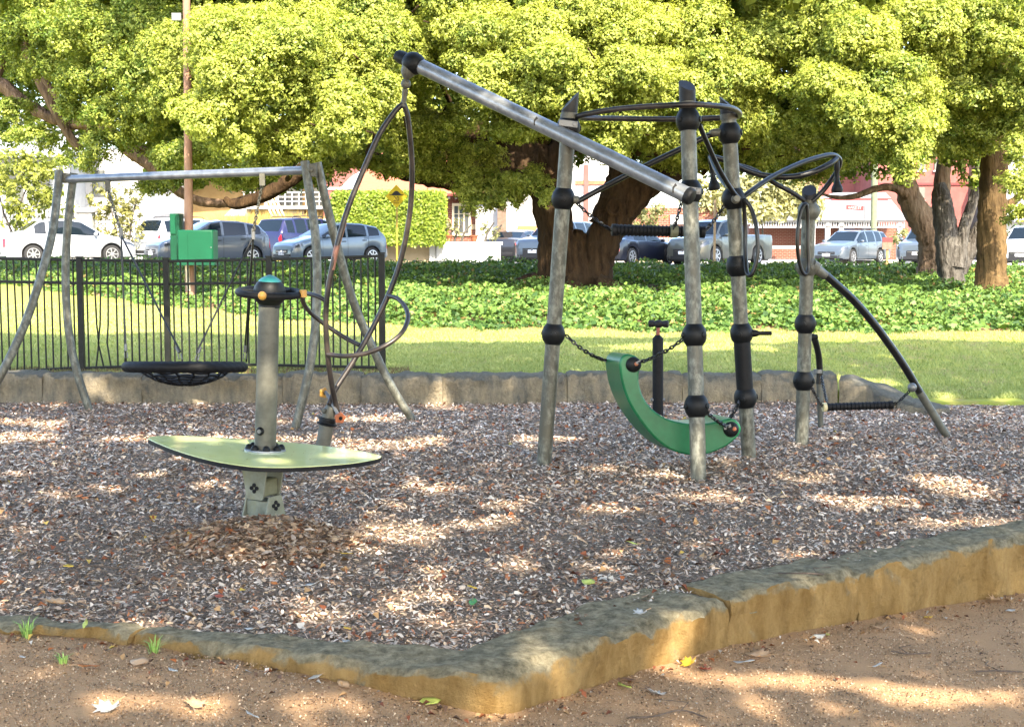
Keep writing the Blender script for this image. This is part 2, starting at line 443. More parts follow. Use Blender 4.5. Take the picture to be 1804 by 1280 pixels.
def cut_cap(mb, p0, p1, r, slope):
    """cylinder from p0 to p1 whose top is cut at an angle (slope: rise per metre along the vector)"""
    a = (p1 - p0).normalized(); N = a.orthogonal().normalized(); B = a.cross(N); n = 20; vs = []
    for ring in range(2):
        for k in range(n):
            t = 2 * math.pi * k / n; d = (N * math.cos(t) + B * math.sin(t)) * r
            vs.append((p0 if ring == 0 else p1) + d + (a * slope.dot(d) if ring else Vector((0, 0, 0))))
    mb.add(vs, [(k, (k + 1) % n, n + (k + 1) % n, n + k) for k in range(n)] + [tuple(range(n - 1, -1, -1)), tuple(n + k for k in range(n))])
def clamp(post, row, parent, r=.079, hh=.066, dull=False, scale=1.0):
    c = post.at(row); mb = MB(); prof = []
    for q in range(-7, 8):
        u = q / 7; z = hh * u
        prof.append((z, r * math.sqrt(max(0, 1 - (u * .74) ** 2))))
    prof = [(-hh - .004, PR + .002)] + prof + [(hh + .004, PR + .002)]
    mb.lathe(c, post.axis, prof, 24)
    for k in range(3):     # flat bolt lugs round the ball
        a = 2.1 * k + row * .37; N = post.axis.orthogonal().normalized(); B = post.axis.cross(N); d = N * math.cos(a) + B * math.sin(a)
        mb.lathe(c + d * (r * .90), d, [(0, .020), (.012, .020), (.014, .016)], 10)
    return mb.build('ball_clamp', galv_dull if dull else blackp, parent, sharp=30)
posts = {}
for nm, P_, balls, slope in (('A', PA, (225, 350, 588), Vector((2.2, 0.4, 0))), ('B', PB, (212, 338, 590, 715), Vector((-.5, 1.4, 0))),
                             ('C', PC, (235, 350, 468, 587, 700), Vector((-1.7, .6, 0))), ('D', PD, (570, 670), Vector((.3, 1.3, 0)))):
    cb = P_.at(caprow[nm]); mb = MB(); mb.tube([P_.b - P_.axis * .25, P_.b.lerp(P_.t, .3), P_.b.lerp(P_.t, .6), cb], PR, 24)
    po = mb.build('post', galv, frame); posts[nm] = po
    mb = MB(); top = P_.at({'A': 178, 'B': 150, 'C': 182, 'D': 335}[nm])
    cut_cap(mb, cb - P_.axis * .002, top, PR * 1.05, slope * .55); mb.build('post_cap', capm, po, sharp=25)
    mb = MB(); mb.lathe(cb - P_.axis * .03, P_.axis, [(0, PR + .001), (0.001, PR + .0035), (.028, PR + .0035), (.029, PR + .001)], 24); mb.build('post_collar', galv_dull, po)
    for r_ in balls: clamp(P_, r_, po)
for r_ in (372, 470): clamp(PD, r_, posts['D'], .082, .06, dull=True)
# black padded sleeve low on the rear post
mb = MB(); mb.tube([PC.at(688), PC.at(645), PC.at(600)], PR + .007, 24); mb.build('padded_sleeve', rubber, posts['C'])
# little peg grip on the rear post
mb = MB(); c = PC.at(587); d = Vector((1, -.25, .02)).normalized()
mb.lathe(c + d * .07, d, [(0, .028), (.03, .024), (.05, .014), (.13, .015), (.135, .010)], 14); mb.build('peg_grip', blackp, frame)

def tube_thing(name, pts, r, m, parent, n=8, res=12, closed=False):
    mb = MB(); mb.tube(catmull(pts, n, closed), r, res, closed); return mb.build(name, m, parent, sharp=60)
def mixy(lst): return [W(a, b, y) for (a, b, y) in lst]
# the ring that ties the three tops together
ra, rb, rc = PA.at(207), PB.at(186), PC.at(206)
ring = [ra + Vector((.055, -.03, .0)), W(1075, 194, 8.95), W(1140, 188, 8.82), rb + Vector((0, -.057, 0)), W(1255, 186, 8.84), W(1290, 191, 9.02), W(1303, 200, 9.2), W(1296, 207, 9.33), rc + Vector((-.01, .057, 0)), W(1200, 210, 9.42), W(1090, 209, 9.35)]
tube_thing('tie_ring', ring, .0185, greytube, frame, 8, 12, True)
for c, P_ in ((ra, PA), (rb, PB), (rc, PC)):
    mb = MB(); mb.lathe(c - P_.axis * .02, P_.axis, [(0, PR + .001), (.001, PR + .008), (.04, PR + .008), (.041, PR + .001)], 22); mb.build('ring_bracket', galv_dull, frame)
# climbing bars between the posts
tube_thing('climbing_bar', mixy([(1016, 356, 9.1), (1060, 332, 9.12), (1130, 296, 9.18), (1200, 262, 9.24), (1244, 241, 9.28), (1268, 234, 9.3)]), .019, blackt, frame)
tube_thing('climbing_bar', mixy([(1232, 220, 8.82), (1247, 255, 8.95), (1268, 300, 9.1), (1290, 336, 9.2), (1302, 350, 9.24)]), .0165, blackt, frame)
mb = MB(); d = Vector((-1, -.3, 0)).normalized(); mb.lathe(PC.at(234) + d * .06, d, [(0, .026), (.05, .026), (.07, .022), (.085, .012)], 14); mb.build('bar_socket', galv_dull, frame); mb = MB()
mb.lathe(PC.at(352) + Vector((.0, -.075, 0)), (.1, -1, .1), [(0, .03), (.02, .03), (.024, .022), (.045, .022)], 14); mb.build('bar_socket', galv_dull, frame); mb = MB()
mb.lathe(PA.at(352) + Vector((.07, -.02, 0)), (1, -.1, 0), [(0, .03), (.03, .026), (.036, .02)], 14); mb.build('bar_socket', galv_dull, frame)
# sweeping handlebars between the rear post and the short post
tube_thing('sweeping_bar', mixy([(1306, 350, 9.28), (1324, 336, 9.34), (1360, 312, 9.5), (1405, 290, 9.7), (1440, 278, 9.85), (1466, 273, 9.98), (1479, 281, 10.08), (1477, 296, 10.12), (1468, 312, 10.1), (1450, 336, 10.08), (1430, 355, 10.06)]), .0185, blackt, frame, 8)
tube_thing('sweeping_bar', mixy([(1252, 277, 9.75), (1262, 300, 9.6), (1278, 326, 9.4), (1296, 342, 9.3)]), .018, blackt, frame, 8)
tube_thing('sweeping_bar', mixy([(1254, 276, 9.75), (1285, 285, 9.8), (1310, 298, 9.84), (1345, 309, 9.86), (1390, 312, 9.84), (1430, 304, 9.86), (1460, 290, 9.92), (1474, 279, 10.0)]), .021, blackt, frame, 8)
tube_thing('sweeping_bar', mixy([(1300, 291, 9.95), (1330, 301, 9.98), (1365, 323, 10.0), (1395, 339, 10.02), (1417, 354, 10.05)]), .0175, blackt, frame, 8)
for nm, (hx, hy, yy, l) in enumerate([(1252, 277, 9.76, 60), (1474, 287, 10.02, 55)]):
    t_ = W(hx, hy, yy); mb = MB(); s_ = yy / 2400
    dx = 8 * s_ if nm == 0 else 2 * s_
    mb.lathe(t_, (dx, 0, -l * s_), [(-.02, .016), (0, .021), (.05, .020), (.055, .017), (.13 * l / 60, .018), (.16 * l / 60, .024), (.19 * l / 60, .038), (.215 * l / 60, .043), (.235 * l / 60, .036)], 18)
    mb.build('bell_grip', blackp, frame)
# narrow hoops clamped beside the posts
tube_thing('hoop', mixy([(1312, 352, 9.2), (1325, 372, 9.18), (1333, 405, 9.15), (1335, 440, 9.14), (1330, 470, 9.14), (1322, 485, 9.15), (1315, 476, 9.2), (1313, 440, 9.25), (1313, 400, 9.26), (1311, 365, 9.24)]), .0145, blackt, frame, 8, 12, True)
tube_thing('hoop', mixy([(1420, 360, 9.98), (1411, 372, 9.95), (1406, 400, 9.93), (1405, 435, 9.93), (1409, 465, 9.95), (1417, 483, 9.97), (1424, 472, 10.0), (1423, 430, 10.0), (1423, 390, 10.0)]), .0145, blackt, frame, 8, 12, True)
# the curved leg with its short steel foot
leg = mixy([(1440, 472, 10.12), (1468, 496, 10.18), (1505, 530, 10.27), (1545, 577, 10.36), (1590, 640, 10.45), (1620, 690, 10.52)])
legb = mixy([(1618, 687, 10.52), (1640, 722, 10.56), (1660, 755, 10.6), (1681, 786, 10.64)])
lg = tube_thing('curved_leg', leg, .030, blackt, frame, 8, 14)
tube_thing('steel_foot', legb, .0315, galv_dull, lg, 6, 14)
mb = MB(); mb.lathe(W(1428, 466, 10.08), (W(1462, 492, 10.16) - W(1428, 466, 10.08)), [(0, .05), (.05, .05), (.07, .035), (.16, .033)], 16)
mb.build('leg_socket', galv_dull, lg)
mb = MB(); mb.ball(W(1607, 682, 10.42), .036, 14); mb.build('chain_eye', steel, lg)

# the long slanting beam
b0 = W(716, 105, 9.72); b1 = W(1213, 345, 8.56); bd = (b1 - b0).normalized()
N = (Vector((0, 0, 1)) - bd * bd.z).normalized(); B = bd.cross(N)
mb = MB(); oc = []
for k in range(24):
    a = 2 * math.pi * k / 24; rr = .052
    oc.append((math.cos(a) * rr, math.sin(a) * rr))
mb.prism([b0 + bd * .05 + N * x + B * y for x, y in oc], (b1 - b0) - bd * .06)
beam = mb.build('slanting_beam', galv_blue, frame, sharp=25)
mb = MB(); mb.lathe(b1 - bd * .014, bd, [(0, .0525), (.004, .0545), (.030, .0545), (.042, .046), (.047, .028), (.048, .005)], 24); mb.build('beam_end_cap', blackp, beam)
for f_ in (.49, .955):   # black arrow-shaped plugs on the face of the beam
    mb = MB(); c = b0.lerp(b1, f_) - Vector((0, .047, 0)); k = .026
    mb.prism([c + Vector((-.7 * k, 0, -k)), c + Vector((.7 * k, 0, -k)), c + Vector((.7 * k, 0, .3 * k)), c + Vector((0, 0, 1.3 * k)), c + Vector((-.7 * k, 0, .3 * k))], (0, -.008, 0)); mb.build('beam_plug', capm, beam)
for P_, row in ((PB, 338), (PA, 222)):
    c = P_.at(row); mb = MB(); mb.obox(c + Vector((-.005, -.083, .008)), (.062, 0, -.008), (0, .006, 0), (.002, 0, .021)); mb.lathe(c + Vector((.038, -.088, .004)), (0, -1, 0), [(0, .016), (.006, .016), (.007, .008)], 12)
    mb.build('strap_plate', steel, beam, bevel=.004)
mb = MB(); c = W(729, 112, 9.68)
prof = [(.067 * u / 7, .079 * math.sqrt(max(0, 1 - (u / 7 * .74) ** 2))) for u in range(-7, 8)]
mb.lathe(c, bd, [(-.07, .053)] + prof + [(.07, .053)], 24); mb.lathe(c - bd * .16, bd, [(0, .038), (.03, .047), (.1, .05)], 20)
mb.build('beam_ball', blackp, beam)
# ================================================================== TWISTING CLIMBER hung under the beam
tw = thing('twisting_climber', 'turning climber of two bowed dark bars and a spiral step below the beam tip', 'climber', tuple(G(568, 800, 0)))
Y = 9.7
t0 = W(716, 135, 9.68)
mb = MB(); mb.lathe(W(722, 118, 9.68), t0 - W(724, 112, 9.68), [(0, .055), (.05, .05), (.075, .03), (.09, .02)], 16)
mb.ball(W(715, 148, 9.68), .036, 16); mb.lathe(W(715, 152, 9.68), W(710, 186, 9.7) - W(715, 152, 9.68), [(.02, .024), (.06, .018), (.12, .018), (.14, .024)], 12)
mb.build('swivel_joint', galv_dull, tw)
lb_ = tube_thing('bowed_bar', mixy([(711, 182, Y), (695, 198, Y - .01), (668, 238, Y - .04), (640, 300, Y - .1), (612, 370, Y - .15), (592, 440, Y - .2), (578, 510, Y - .2), (574, 560, Y - .18), (577, 620, Y - .14), (585, 680, Y - .07), (596, 730, Y)]), .0195, greytube, tw, 8, 14)
tube_thing('bowed_bar', mixy([(711, 182, Y), (718, 205, Y + .02), (724, 260, Y + .08), (726, 310, Y + .13), (722, 375, Y + .18), (708, 450, Y + .22), (686, 515, Y + .22), (655, 580, Y + .2), (620, 640, Y + .12), (592, 684, Y + .05), (580, 712, Y)]), .0195, greytube, tw, 8, 14)
tube_thing('spiral_step', mixy([(685, 521, Y + .2), (702, 527, Y + .1), (716, 545, Y - .02), (718, 565, Y - .12), (706, 588, Y - .22), (680, 608, Y - .28), (645, 622, Y - .28), (608, 627, Y - .24), (578, 624, Y - .15)]), .0165, greytube, tw, 8, 12)
tube_thing('spiral_step', mixy([(578, 532, Y - .2), (560, 522, Y - .16), (540, 517, Y - .06), (532, 521, Y + .04), (537, 538, Y + .14), (555, 558, Y + .22), (585, 580, Y + .26), (612, 597, Y + .24), (634, 608, Y + .18)]), .0165, greytube, tw, 8, 12)
pb = W(566, 800, Y); pt = W(576, 746, Y); ax = (pt - pb).normalized()
mb = MB(); mb.tube([pb - ax * .2, pb, pt], .053, 20); bp_ = mb.build('base_post', galv_dull, tw)
mb = MB(); mb.lathe(pt - ax * .01, ax, [(0, .055), (.002, .072), (.012, .074), (.02, .060), (.035, .060), (.04, .068), (.052, .066), (.056, .04)], 20); mb.build('collar', blackp, bp_)
mb = MB(); mb.tube([pt + ax * .04, pt + ax * .09, W(584, 716, Y)], [.046, .046, .036], 18); mb.lathe(pt + ax * .1 + Vector((-.03, -.04, 0)), (-.7, -.6, 0), [(0, .018), (.012, .02), (.02, .012)], 10)
mb.build('swivel_neck', galv_dull, bp_)
tube_thing('foot_bar', mixy([(573, 690, Y + .1), (581, 702, Y + .04), (589, 718, Y - .03), (597, 733, Y - .1)]), .013, steel, tw, 5, 12)
def flower(c, axis, r, m, parent):
    mb = MB(); a = Vector(axis).normalized(); N = a.orthogonal().normalized(); B = a.cross(N)
    out = []
    for k in range(40):
        t = 2 * math.pi * k / 40; rr = r * (1 + .10 * math.cos(5 * t)); out.append(Vector(c) + (N * math.cos(t) + B * math.sin(t)) * rr)
    mb.prism(out, a * .022); o = mb.build('flower_knob', m, parent, sharp=30, bevel=.004)
    mb = MB(); mb.lathe(Vector(c) - a * .004, a, [(0, r * .36), (.032, r * .36)], 12); mb.build('knob_hub', blackp, o)
tube_thing('worn_section', mixy([(606, 391, Y - .16), (600, 412, Y - .177), (592, 440, Y - .2), (585, 475, Y - .203)]), .0202, mat('copper worn tube', (.30, .13, .085), .45, .3, (.20, .09, .06), 14), lb_, 6, 14)
flower(W(598, 735, Y - .11), (.45, -.9, -.15), .038, orangep, tw)
flower(W(572, 692, Y + .1), (-.8, .5, .1), .036, yellowp, tw)

# ================================================================== TILTING SPINNER with round handle
sp = thing('tilting_platform', 'pale yellow tilting platform with grey centre post, black ring handle and teal cap', 'play platform', (-1.27, 7.05, 0))
PLp = [W(266, 771, 7.35), W(672, 800, 7.15), W(464, 822, 6.52)]
pn = (PLp[1] - PLp[0]).cross(PLp[2] - PLp[0]).normalized()
if pn.z < 0: pn = -pn
def on_plate(px, py):
    r = ray(px, py); o = Vector((0, 0, EYE)); return o + r * ((PLp[0] - o).dot(pn) / r.dot(pn))
OUT = [(261,771),(272,768),(308,767),(360,768.7),(412,771.8),(451.5,774.6),(485,777),(543,782),(595,788),(636,794),(658,798.6),(669,801.5),(671.6,803.5),(665,807),(636,813),(595,817.6),(543,821),(503.6,822.5),(464.5,822.2),(433,820),(386,813),(347,804),(308,792),(282,782),(266.5,775)]
ol = catmull([on_plate(*p) for p in OUT], 4, True)
mb = MB(); mb.prism(ol, -pn * .004); plate = mb.build('platform', platem, sp, sharp=30, bevel=.0012)
cen = sum(ol, Vector()) / len(ol)
mb = MB(); mb.prism([p - pn * .0043 + (p - cen).normalized() * .001 for p in ol], -pn * .020); mb.build('platform_edge', rubber, plate)
# leaf specks and scratches lying on the plate
mb = MB()
for i in range(90):
    px = random.uniform(300, 640); py = random.uniform(774, 816)
    q = on_plate(px, py); u = Vector((random.uniform(-1, 1), random.uniform(-1, 1), 0)).normalized(); v = pn.cross(u)
    s_ = random.uniform(.002, .005); q = q + pn * .0025
    inside = abs((px - 466) / 205) + 0 < .8 and abs(py - 796) < 22 * (1 - abs((px - 466) / 230))
    if inside: mb.prism([q + u * s_, q + v * s_ * .5, q - u * s_, q - v * s_ * .5], pn * .001)
mb.build('dirt_specks', m_soil, plate)['kind'] = 'stuff'
pc = on_plate(467, 793); ptop = W(474, 540, 7.05); pax = (ptop - pc).normalized()
mb = MB(); mb.tube([pc - pn * .01, pc.lerp(ptop, .5), ptop], [.0565, .0555, .0535], 28); post = mb.build('centre_post', galv_dull, sp)
mb = MB(); mb.lathe(pc + pn * .001, pn, [(0, .108), (.006, .108), (.008, .100), (.009, .055)], 32); fl = mb.build('base_flange', galv_blue, sp)
for k in range(8):
    a = 2 * math.pi * k / 8 + .25; u = pn.orthogonal().normalized(); v = pn.cross(u)
    mb = MB(); c = pc + (u * math.cos(a) + v * math.sin(a)) * .083 + pn * .008
    mb.lathe(c, pn, [(0, .021), (.010, .020), (.020, .015), (.026, .007)], 14); mb.build('bolt_cap', blackp, fl)
mb = MB(); c = pc.lerp(ptop, .145) + Vector((-.018, -.052, 0)); mb.lathe(c, (-.3, -1, 0), [(-.01, .022), (.006, .022), (.014, .016)], 14); sb_ = mb.build('side_bolt', blackp, post); mb = MB(); mb.lathe(c, (-.3, -1, 0), [(.014, .012), (.019, .011)], 12); mb.build('bolt_face', steel, sb_)
hc = W(475, 515, 7.05)
mb = MB(); r_ = .083
prof = [(r_ * u / 8, r_ * math.sqrt(max(0, 1 - (u / 8) ** 2))) for u in range(-6, 8)]
mb.lathe(hc, pax, [(-.078, .056)] + prof, 28); hd = mb.build('ball_head', blackp, sp)
mb = MB(); mb.lathe(hc + pax * .052, pax, [(0, .056), (.002, .060), (.008, .059), (.02, .046), (.032, .026), (.037, .012), (.039, .003)], 28); mb.build('teal_cap', tealp, hd)
u = pax.orthogonal().normalized(); v = pax.cross(u); tilt = (pax + Vector((0, -.03, 0))).normalized(); u = tilt.orthogonal().normalized(); v = tilt.cross(u)
rp = [hc + pax * -.002 + (u * math.cos(t) + v * math.sin(t)) * .158 for t in np.linspace(0, 2 * math.pi, 64, endpoint=False)]
mb = MB(); mb.tube(rp, .0185, 16, True); hr = mb.build('ring_handle', rubber, sp)
for t in (.2, 2.3, 4.4):
    mb = MB(); d = u * math.cos(t) + v * math.sin(t); mb.tube([hc + d * .07, hc + d * .15], .012, 10); mb.build('handle_spoke', blackp, hr)
mb = MB(); mb.ball(W(462, 521, 7.05 - .172), .0225, 16); mb.build('orange_button', yellowp, hr)
mb = MB(); mb.tube([W(534, 517, 7.02) + Vector((0, 0, z_)) for z_ in (-.019, 0, .019)], .0195, 14); mb.build('yellow_clip', yellowp, hr)
# the rocking joint underneath
n1 = Vector((-.42, -.91, 0)).normalized(); s1 = Vector((-n1.y, n1.x, 0)) * 1.0; s1 = Vector((.91, -.42, 0))
n2 = Vector((.80, -.60, 0)).normalized(); s2 = Vector((.60, .80, 0))
cx = W(464, 850, 7.05); zt = (pc - pn * .02).z - .004
def plate_trap(mb, c, n, s, wt, wb, ztop, zbot, th):
    o = [c + s * (-wt) + Vector((0, 0, ztop - c.z)), c + s * wt + Vector((0, 0, ztop - c.z)), c + s * wb + Vector((0, 0, zbot - c.z + .008)), c + s * (wb - .01) + Vector((0, 0, zbot - c.z)), c - s * (wb - .01) + Vector((0, 0, zbot - c.z)), c - s * wb + Vector((0, 0, zbot - c.z + .008))]
    mb.prism([p - n * th * .5 for p in o], n * th)
ax0 = Vector((cx.x, 7.05, 0)); zu = W(464, 882, 6.95).z; zl = W(464, 925, 7.05).z
zm = W(480, 876, 6.95).z
for sgn in (1, -1):
    mb = MB(); plate_trap(mb, Vector((ax0.x, ax0.y, zt)) + n1 * .075 * sgn, n1, s1, .088, .052, zt, zu, .010); up = mb.build('upper_bracket', brack, sp, bevel=.002)
    mb = MB(); q = Vector((ax0.x, ax0.y, zu + .062)) + n1 * (.081 * sgn)
    for a, b in ((0, .016), (0, -.016), (.016, 0), (-.016, 0)): mb.lathe(q + s1 * a + Vector((0, 0, b)), n1 * sgn, [(0, .011), (.004, .011), (.005, .007)], 10)
    mb.build('rubber_bush', rubber, up)
    mb = MB(); plate_trap(mb, Vector((ax0.x, ax0.y, zm)) + n2 * .085 * sgn, n2, s2, .042, .085, zm, zl, .011); lp = mb.build('lower_bracket', brack, sp, bevel=.002)
    mb = MB(); q = Vector((ax0.x, ax0.y, zm - .05)) + n2 * (.091 * sgn)
    for a, b in ((0, .016), (0, -.016), (.016, 0), (-.016, 0)): mb.lathe(q + s2 * a + Vector((0, 0, b)), n2 * sgn, [(0, .011), (.004, .011), (.005, .007)], 10)
    mb.build('rubber_bush', rubber, lp)
m_blk = mat('olive hinge block', (.10, .10, .05), .6, 0, (.14, .14, .08), 15, .1)
mb = MB(); mb.obox((ax0.x, ax0.y, zu + .055), n1 * .069, s1 * .045, (0, 0, .046)); mb.build('hinge_block', m_blk, sp, bevel=.012)
mb = MB(); mb.obox((ax0.x, ax0.y, (zu + zl) / 2 - .01), n2 * .079, s2 * .048, (0, 0, (zu - zl) / 2)); mb.build('hinge_block', brack, sp, bevel=.008)
mb = MB(); mb.obox((ax0.x, ax0.y, zt - .022), n1 * .07, s1 * .084, (0, 0, .006)); mb.build('top_plate', brack, sp)

# ================================================================== CHAINS
def chain_mesh(mb, a, b, sag=.0, link=.034, wire=.0055):
    a, b = Vector(a), Vector(b); L = (b - a).length; n = max(3, int(L / (link * .72)))
    pts = [a.lerp(b, i / n) - Vector((0, 0, sag * 4 * (i / n) * (1 - i / n))) for i in range(n + 1)]
    for i in range(n):
        c = (pts[i] + pts[i + 1]) / 2; d = (pts[i + 1] - pts[i]).normalized()
        N = d.orthogonal().normalized(); B = d.cross(N)
        ang = (i % 2) * math.pi / 2 + i * .15
        s_ = N * math.cos(ang) + B * math.sin(ang)
        ring = []
        for k in range(10):
            t = 2 * math.pi * k / 10
            ring.append(c + d * math.cos(t) * link * .52 + s_ * math.sin(t) * link * .30)
        mb.tube(ring, wire, 5, True)
    return mb
# ================================================================== GREEN SEAT
seat_front = [(1109.4,623.8),(1120.6,627.5),(1126.3,635),(1127.8,646),(1126,661),(1126.6,674),(1132,695),(1145,715.6),(1162,729.7),(1182.5,740),(1214,746),(1244,745.6),(1265,742),(1284,737),(1295,738.5),(1304,747.5),(1306,757),(1300.6,768),(1284,783),(1265,793),(1244,799.6),(1214,801),(1190,795),(1171,785),(1152.5,770),(1134,749),(1115,721),(1104,699),(1096,674),(1092.5,652),(1091.6,639),(1096,628.5),(1102,624.5)]
SY = 8.92
seat = thing('crescent_swing', 'thick curved green plastic seat slung on chains between the frame posts', 'swing seat', tuple(W(1200, 780, SY + .15)))
mb = MB(); mb.prism(catmull([W(a, b, SY) for a, b in seat_front], 3, True), (-.075, .30, -.01)); mb.build('seat_body', greenp, seat, sharp=32, bevel=.012)
for (bx_, by_) in ((1116, 642), (1288, 756)):
    mb = MB(); c = W(bx_, by_, SY); mb.lathe(c, (.05, -1, 0), [(-.01, .052), (.008, .051), (.022, .042), (.032, .026), (.036, .012)], 22); bo = mb.build('chain_boss', blackp, seat)
    mb = MB(); mb.lathe(c + Vector((.016, -.034, .008)), (.05, -1, 0), [(0, .014), (.008, .013), (.012, .006)], 12); mb.build('copper_bolt', orangep, bo)
    mb = MB(); mb.obox(c + Vector((.036 if bx_ < 1200 else -.03, -.040, .022)), (.022, 0, .010 if bx_ < 1200 else .012), (0, .006, 0), (-.003, 0, .008)); mb.build('chain_shackle', steel, bo)
for a, b, sg in ((PA.at(590) + Vector((.085, -.01, 0)), W(1073, 636, SY + .28), .03), (PB.at(592) + Vector((-.07, .02, -.02)), W(1126, 638, SY - .04), .02),
             (PB.at(722) + Vector((.06, -.03, -.01)), W(1284, 752, SY - .04), .01), (PC.at(704) + Vector((-.05, -.06, 0)), W(1282, 741, SY + .25), .01)):
    mb = MB(); chain_mesh(mb, a, b, sg); mb.build('chain', blackt, seat)
# ================================================================== RIBBED BARS ON CHAINS
def ribbed(mb, a, b, r, n, depth=.007):
    a, b = Vector(a), Vector(b); L = (b - a).length; prof = [(0, r * .8), (.004, r * 1.12), (.03, r * 1.12), (.034, r)]
    k = n * 6
    for i in range(k + 1):
        h = .036 + (L - .072) * i / k; ph = (i % 6) / 6
        prof.append((h, r + depth * (.5 - ph)))
    prof += [(L - .034, r), (L - .03, r * 1.12), (L - .004, r * 1.12), (L, r * .8)]
    mb.lathe(a, b - a, prof, 22)
rb_ = thing('hanging_roller', 'thick black ribbed bar hanging level on chains high between the frame posts', 'hanging bar', tuple(W(1155, 407, 9.15)))
mb = MB(); ribbed(mb, W(1077, 405, 9.15), W(1242, 409, 9.2), .036, 22, .009); mb.build('ribbed_bar', rubber, rb_, sharp=30)
mb = MB(); mb.lathe(W(1180, 407, 9.17), W(1242, 409, 9.2) - W(1077, 405, 9.15), [(0, .040), (.002, .045), (.05, .045), (.052, .040)], 20); mb.build('bar_collar', m_blk, rb_)
for a, b in ((PA.at(352) + Vector((.09, -.01, -.02)), W(1077, 405, 9.15)), (W(1201, 352, 9.18), W(1187, 402, 9.13)), (PC.at(362) + Vector((-.07, -.03, 0)), W(1240, 408, 9.2))):
    mb = MB(); chain_mesh(mb, a, b, .015); mb.build('chain', blackt, rb_)
tz = thing('trapeze_bar', 'black ribbed grip bar hung low on short chains beside the curved leg', 'hanging bar', tuple(W(1510, 714, 10.5)))
mb = MB(); ribbed(mb, W(1451, 717, 10.45), W(1573, 713, 10.5), .029, 16, .006); mb.build('ribbed_bar', rubber, tz, sharp=30)
mb = MB(); mb.lathe(W(1449, 717, 10.45), W(1573, 713, 10.5) - W(1449, 717, 10.45), [(0, .028), (.002, .035), (.03, .035), (.032, .03)], 18); mb.build('end_collar', mat('cream nylon collar', (.42, .36, .18), .5, 0, (.5, .44, .26), 20), tz)
for a, b in ((PD.at(678) + Vector((.05, -.03, 0)), W(1449, 715, 10.45)), (W(1447, 662, 10.9), W(1457, 708, 10.5)), (W(1606, 684, 10.42), W(1575, 712, 10.5))):
    mb = MB(); chain_mesh(mb, a, b, .01, .03, .005); mb.build('chain', blackt, tz)
# slim bowed post behind the short post
sl_ = thing('bowed_post', 'slim bowed post with black grip standing behind the shortest frame post', 'post', tuple(G(1446, 757, 0)))
tube_thing('lower_tube', [Vector((G(1446, 757, 0).x, G(1446, 757, 0).y, -.2)), W(1446, 757, 11.0), W(1444, 700, 11.0), W(1443, 672, 11.0)], .024, galv_dull, sl_, 4, 12)
tube_thing('grip_tube', mixy([(1443, 676, 11.0), (1444, 650, 11.0), (1442, 625, 10.98), (1437, 603, 10.94), (1433, 592, 10.9)]), .026, blackt, sl_, 5, 12)
mb = MB(); mb.lathe(W(1441, 657, 11.0), (0, 0, 1), [(0, .03), (.002, .036), (.03, .036), (.032, .03)], 14); mb.build('steel_collar', steel, sl_)
mb = MB(); mb.lathe(W(1428, 594, 10.9), (1, 0, .1), [(0, .022), (.006, .03), (.028, .03), (.033, .022), (.055, .02), (.06, .008)], 14); mb.build('grip_knob', blackp, sl_)
# stubby pump post with a T handle
pp = thing('tee_handle_post', 'black padded upright with red neck and black crosswise handle, behind the green seat', 'post', tuple(G(1159, 736, 0)))
yb = G(1159, 736, 0).y
mb = MB(); mb.tube([Vector((W(1159, 736, yb).x, yb, -.2)), W(1159, 736, yb), W(1159, 660, yb), W(1159, 596, yb)], .047, 20); mb.lathe(W(1159, 596, yb), (0, 0, 1), [(0, .047), (.004, .044), (.02, .03), (.03, .02)], 20); ps = mb.build('padded_upright', rubber, pp)
for sx_ in (-1, 1): mb = MB(); mb.lathe(W(1159 + sx_ * 9.5, 704, yb - .01), (sx_, -.15, 0), [(-.01, .016), (.008, .016), (.016, .01)], 10); mb.build('side_bolt', steel, ps)
mb = MB(); mb.tube([W(1159, 592, yb), W(1159.5, 574, yb)], .016, 12); mb.build('red_neck', mat('worn red paint', (.30, .06, .035), .6, 0, (.2, .06, .04), 20), pp)
mb = MB(); mb.lathe(W(1143, 570, yb + .02), W(1177, 570.5, yb - .03) - W(1143, 570, yb + .02), [(0, .028), (.006, .032), (.04, .03), (.05, .024), (.07, .034), (.10, .034), (.12, .024), (.13, .03), (.165, .032), (.172, .026)], 16); mb.build('cross_handle', capm, pp)

# ================================================================== SWING FRAME AND BASKET
sw = thing('swing_frame', 'galvanised swing frame with bowed legs and level top bar in front of the metal fence', 'swing frame', (-2.9, 11.9, 0))
YL, YR = 12.35, 11.3
mb = MB(); mb.tube([W(113, 316, YL), W(324, 308, (YL + YR) / 2), W(541, 300, YR)], .036, 20); mb.build('top_bar', galv_blue, sw)
def swleg(lst, r=.0365): return tube_thing('leg', mixy(lst), r, galv, sw, 7, 16)
swleg([(104, 301, 12.30), (101, 340, 12.25), (92, 410, 12.1), (74, 480, 11.95), (48, 560, 11.8), (12, 640, 11.65), (-45, 745, 11.55)])
swleg([(130, 305, 12.40), (124, 350, 12.40), (117, 430, 12.38), (116, 510, 12.34), (122, 590, 12.28), (137, 660, 12.23), (160, 730, 12.2)])
l3 = swleg([(537, 284, 11.28), (544, 330, 11.26), (555, 410, 11.2), (559, 490, 11.12), (555, 580, 11.05), (543, 660, 11.0), (521, 752, 10.97), (514, 775, 10.96)])
swleg([(559, 286, 11.34), (573, 350, 11.36), (593, 430, 11.4), (622, 530, 11.45), (660, 620, 11.5), (695, 690, 11.52), (731, 745, 11.55)])
mb = MB(); c = W(549, 300, 11.29); mb.obox(c, (.045, 0, -.004), (0, .03, 0), (0, 0, .052)); mb.lathe(c + Vector((0, -.03, 0)), (0, -1, 0), [(0, .018), (.015, .018), (.018, .01)], 12)
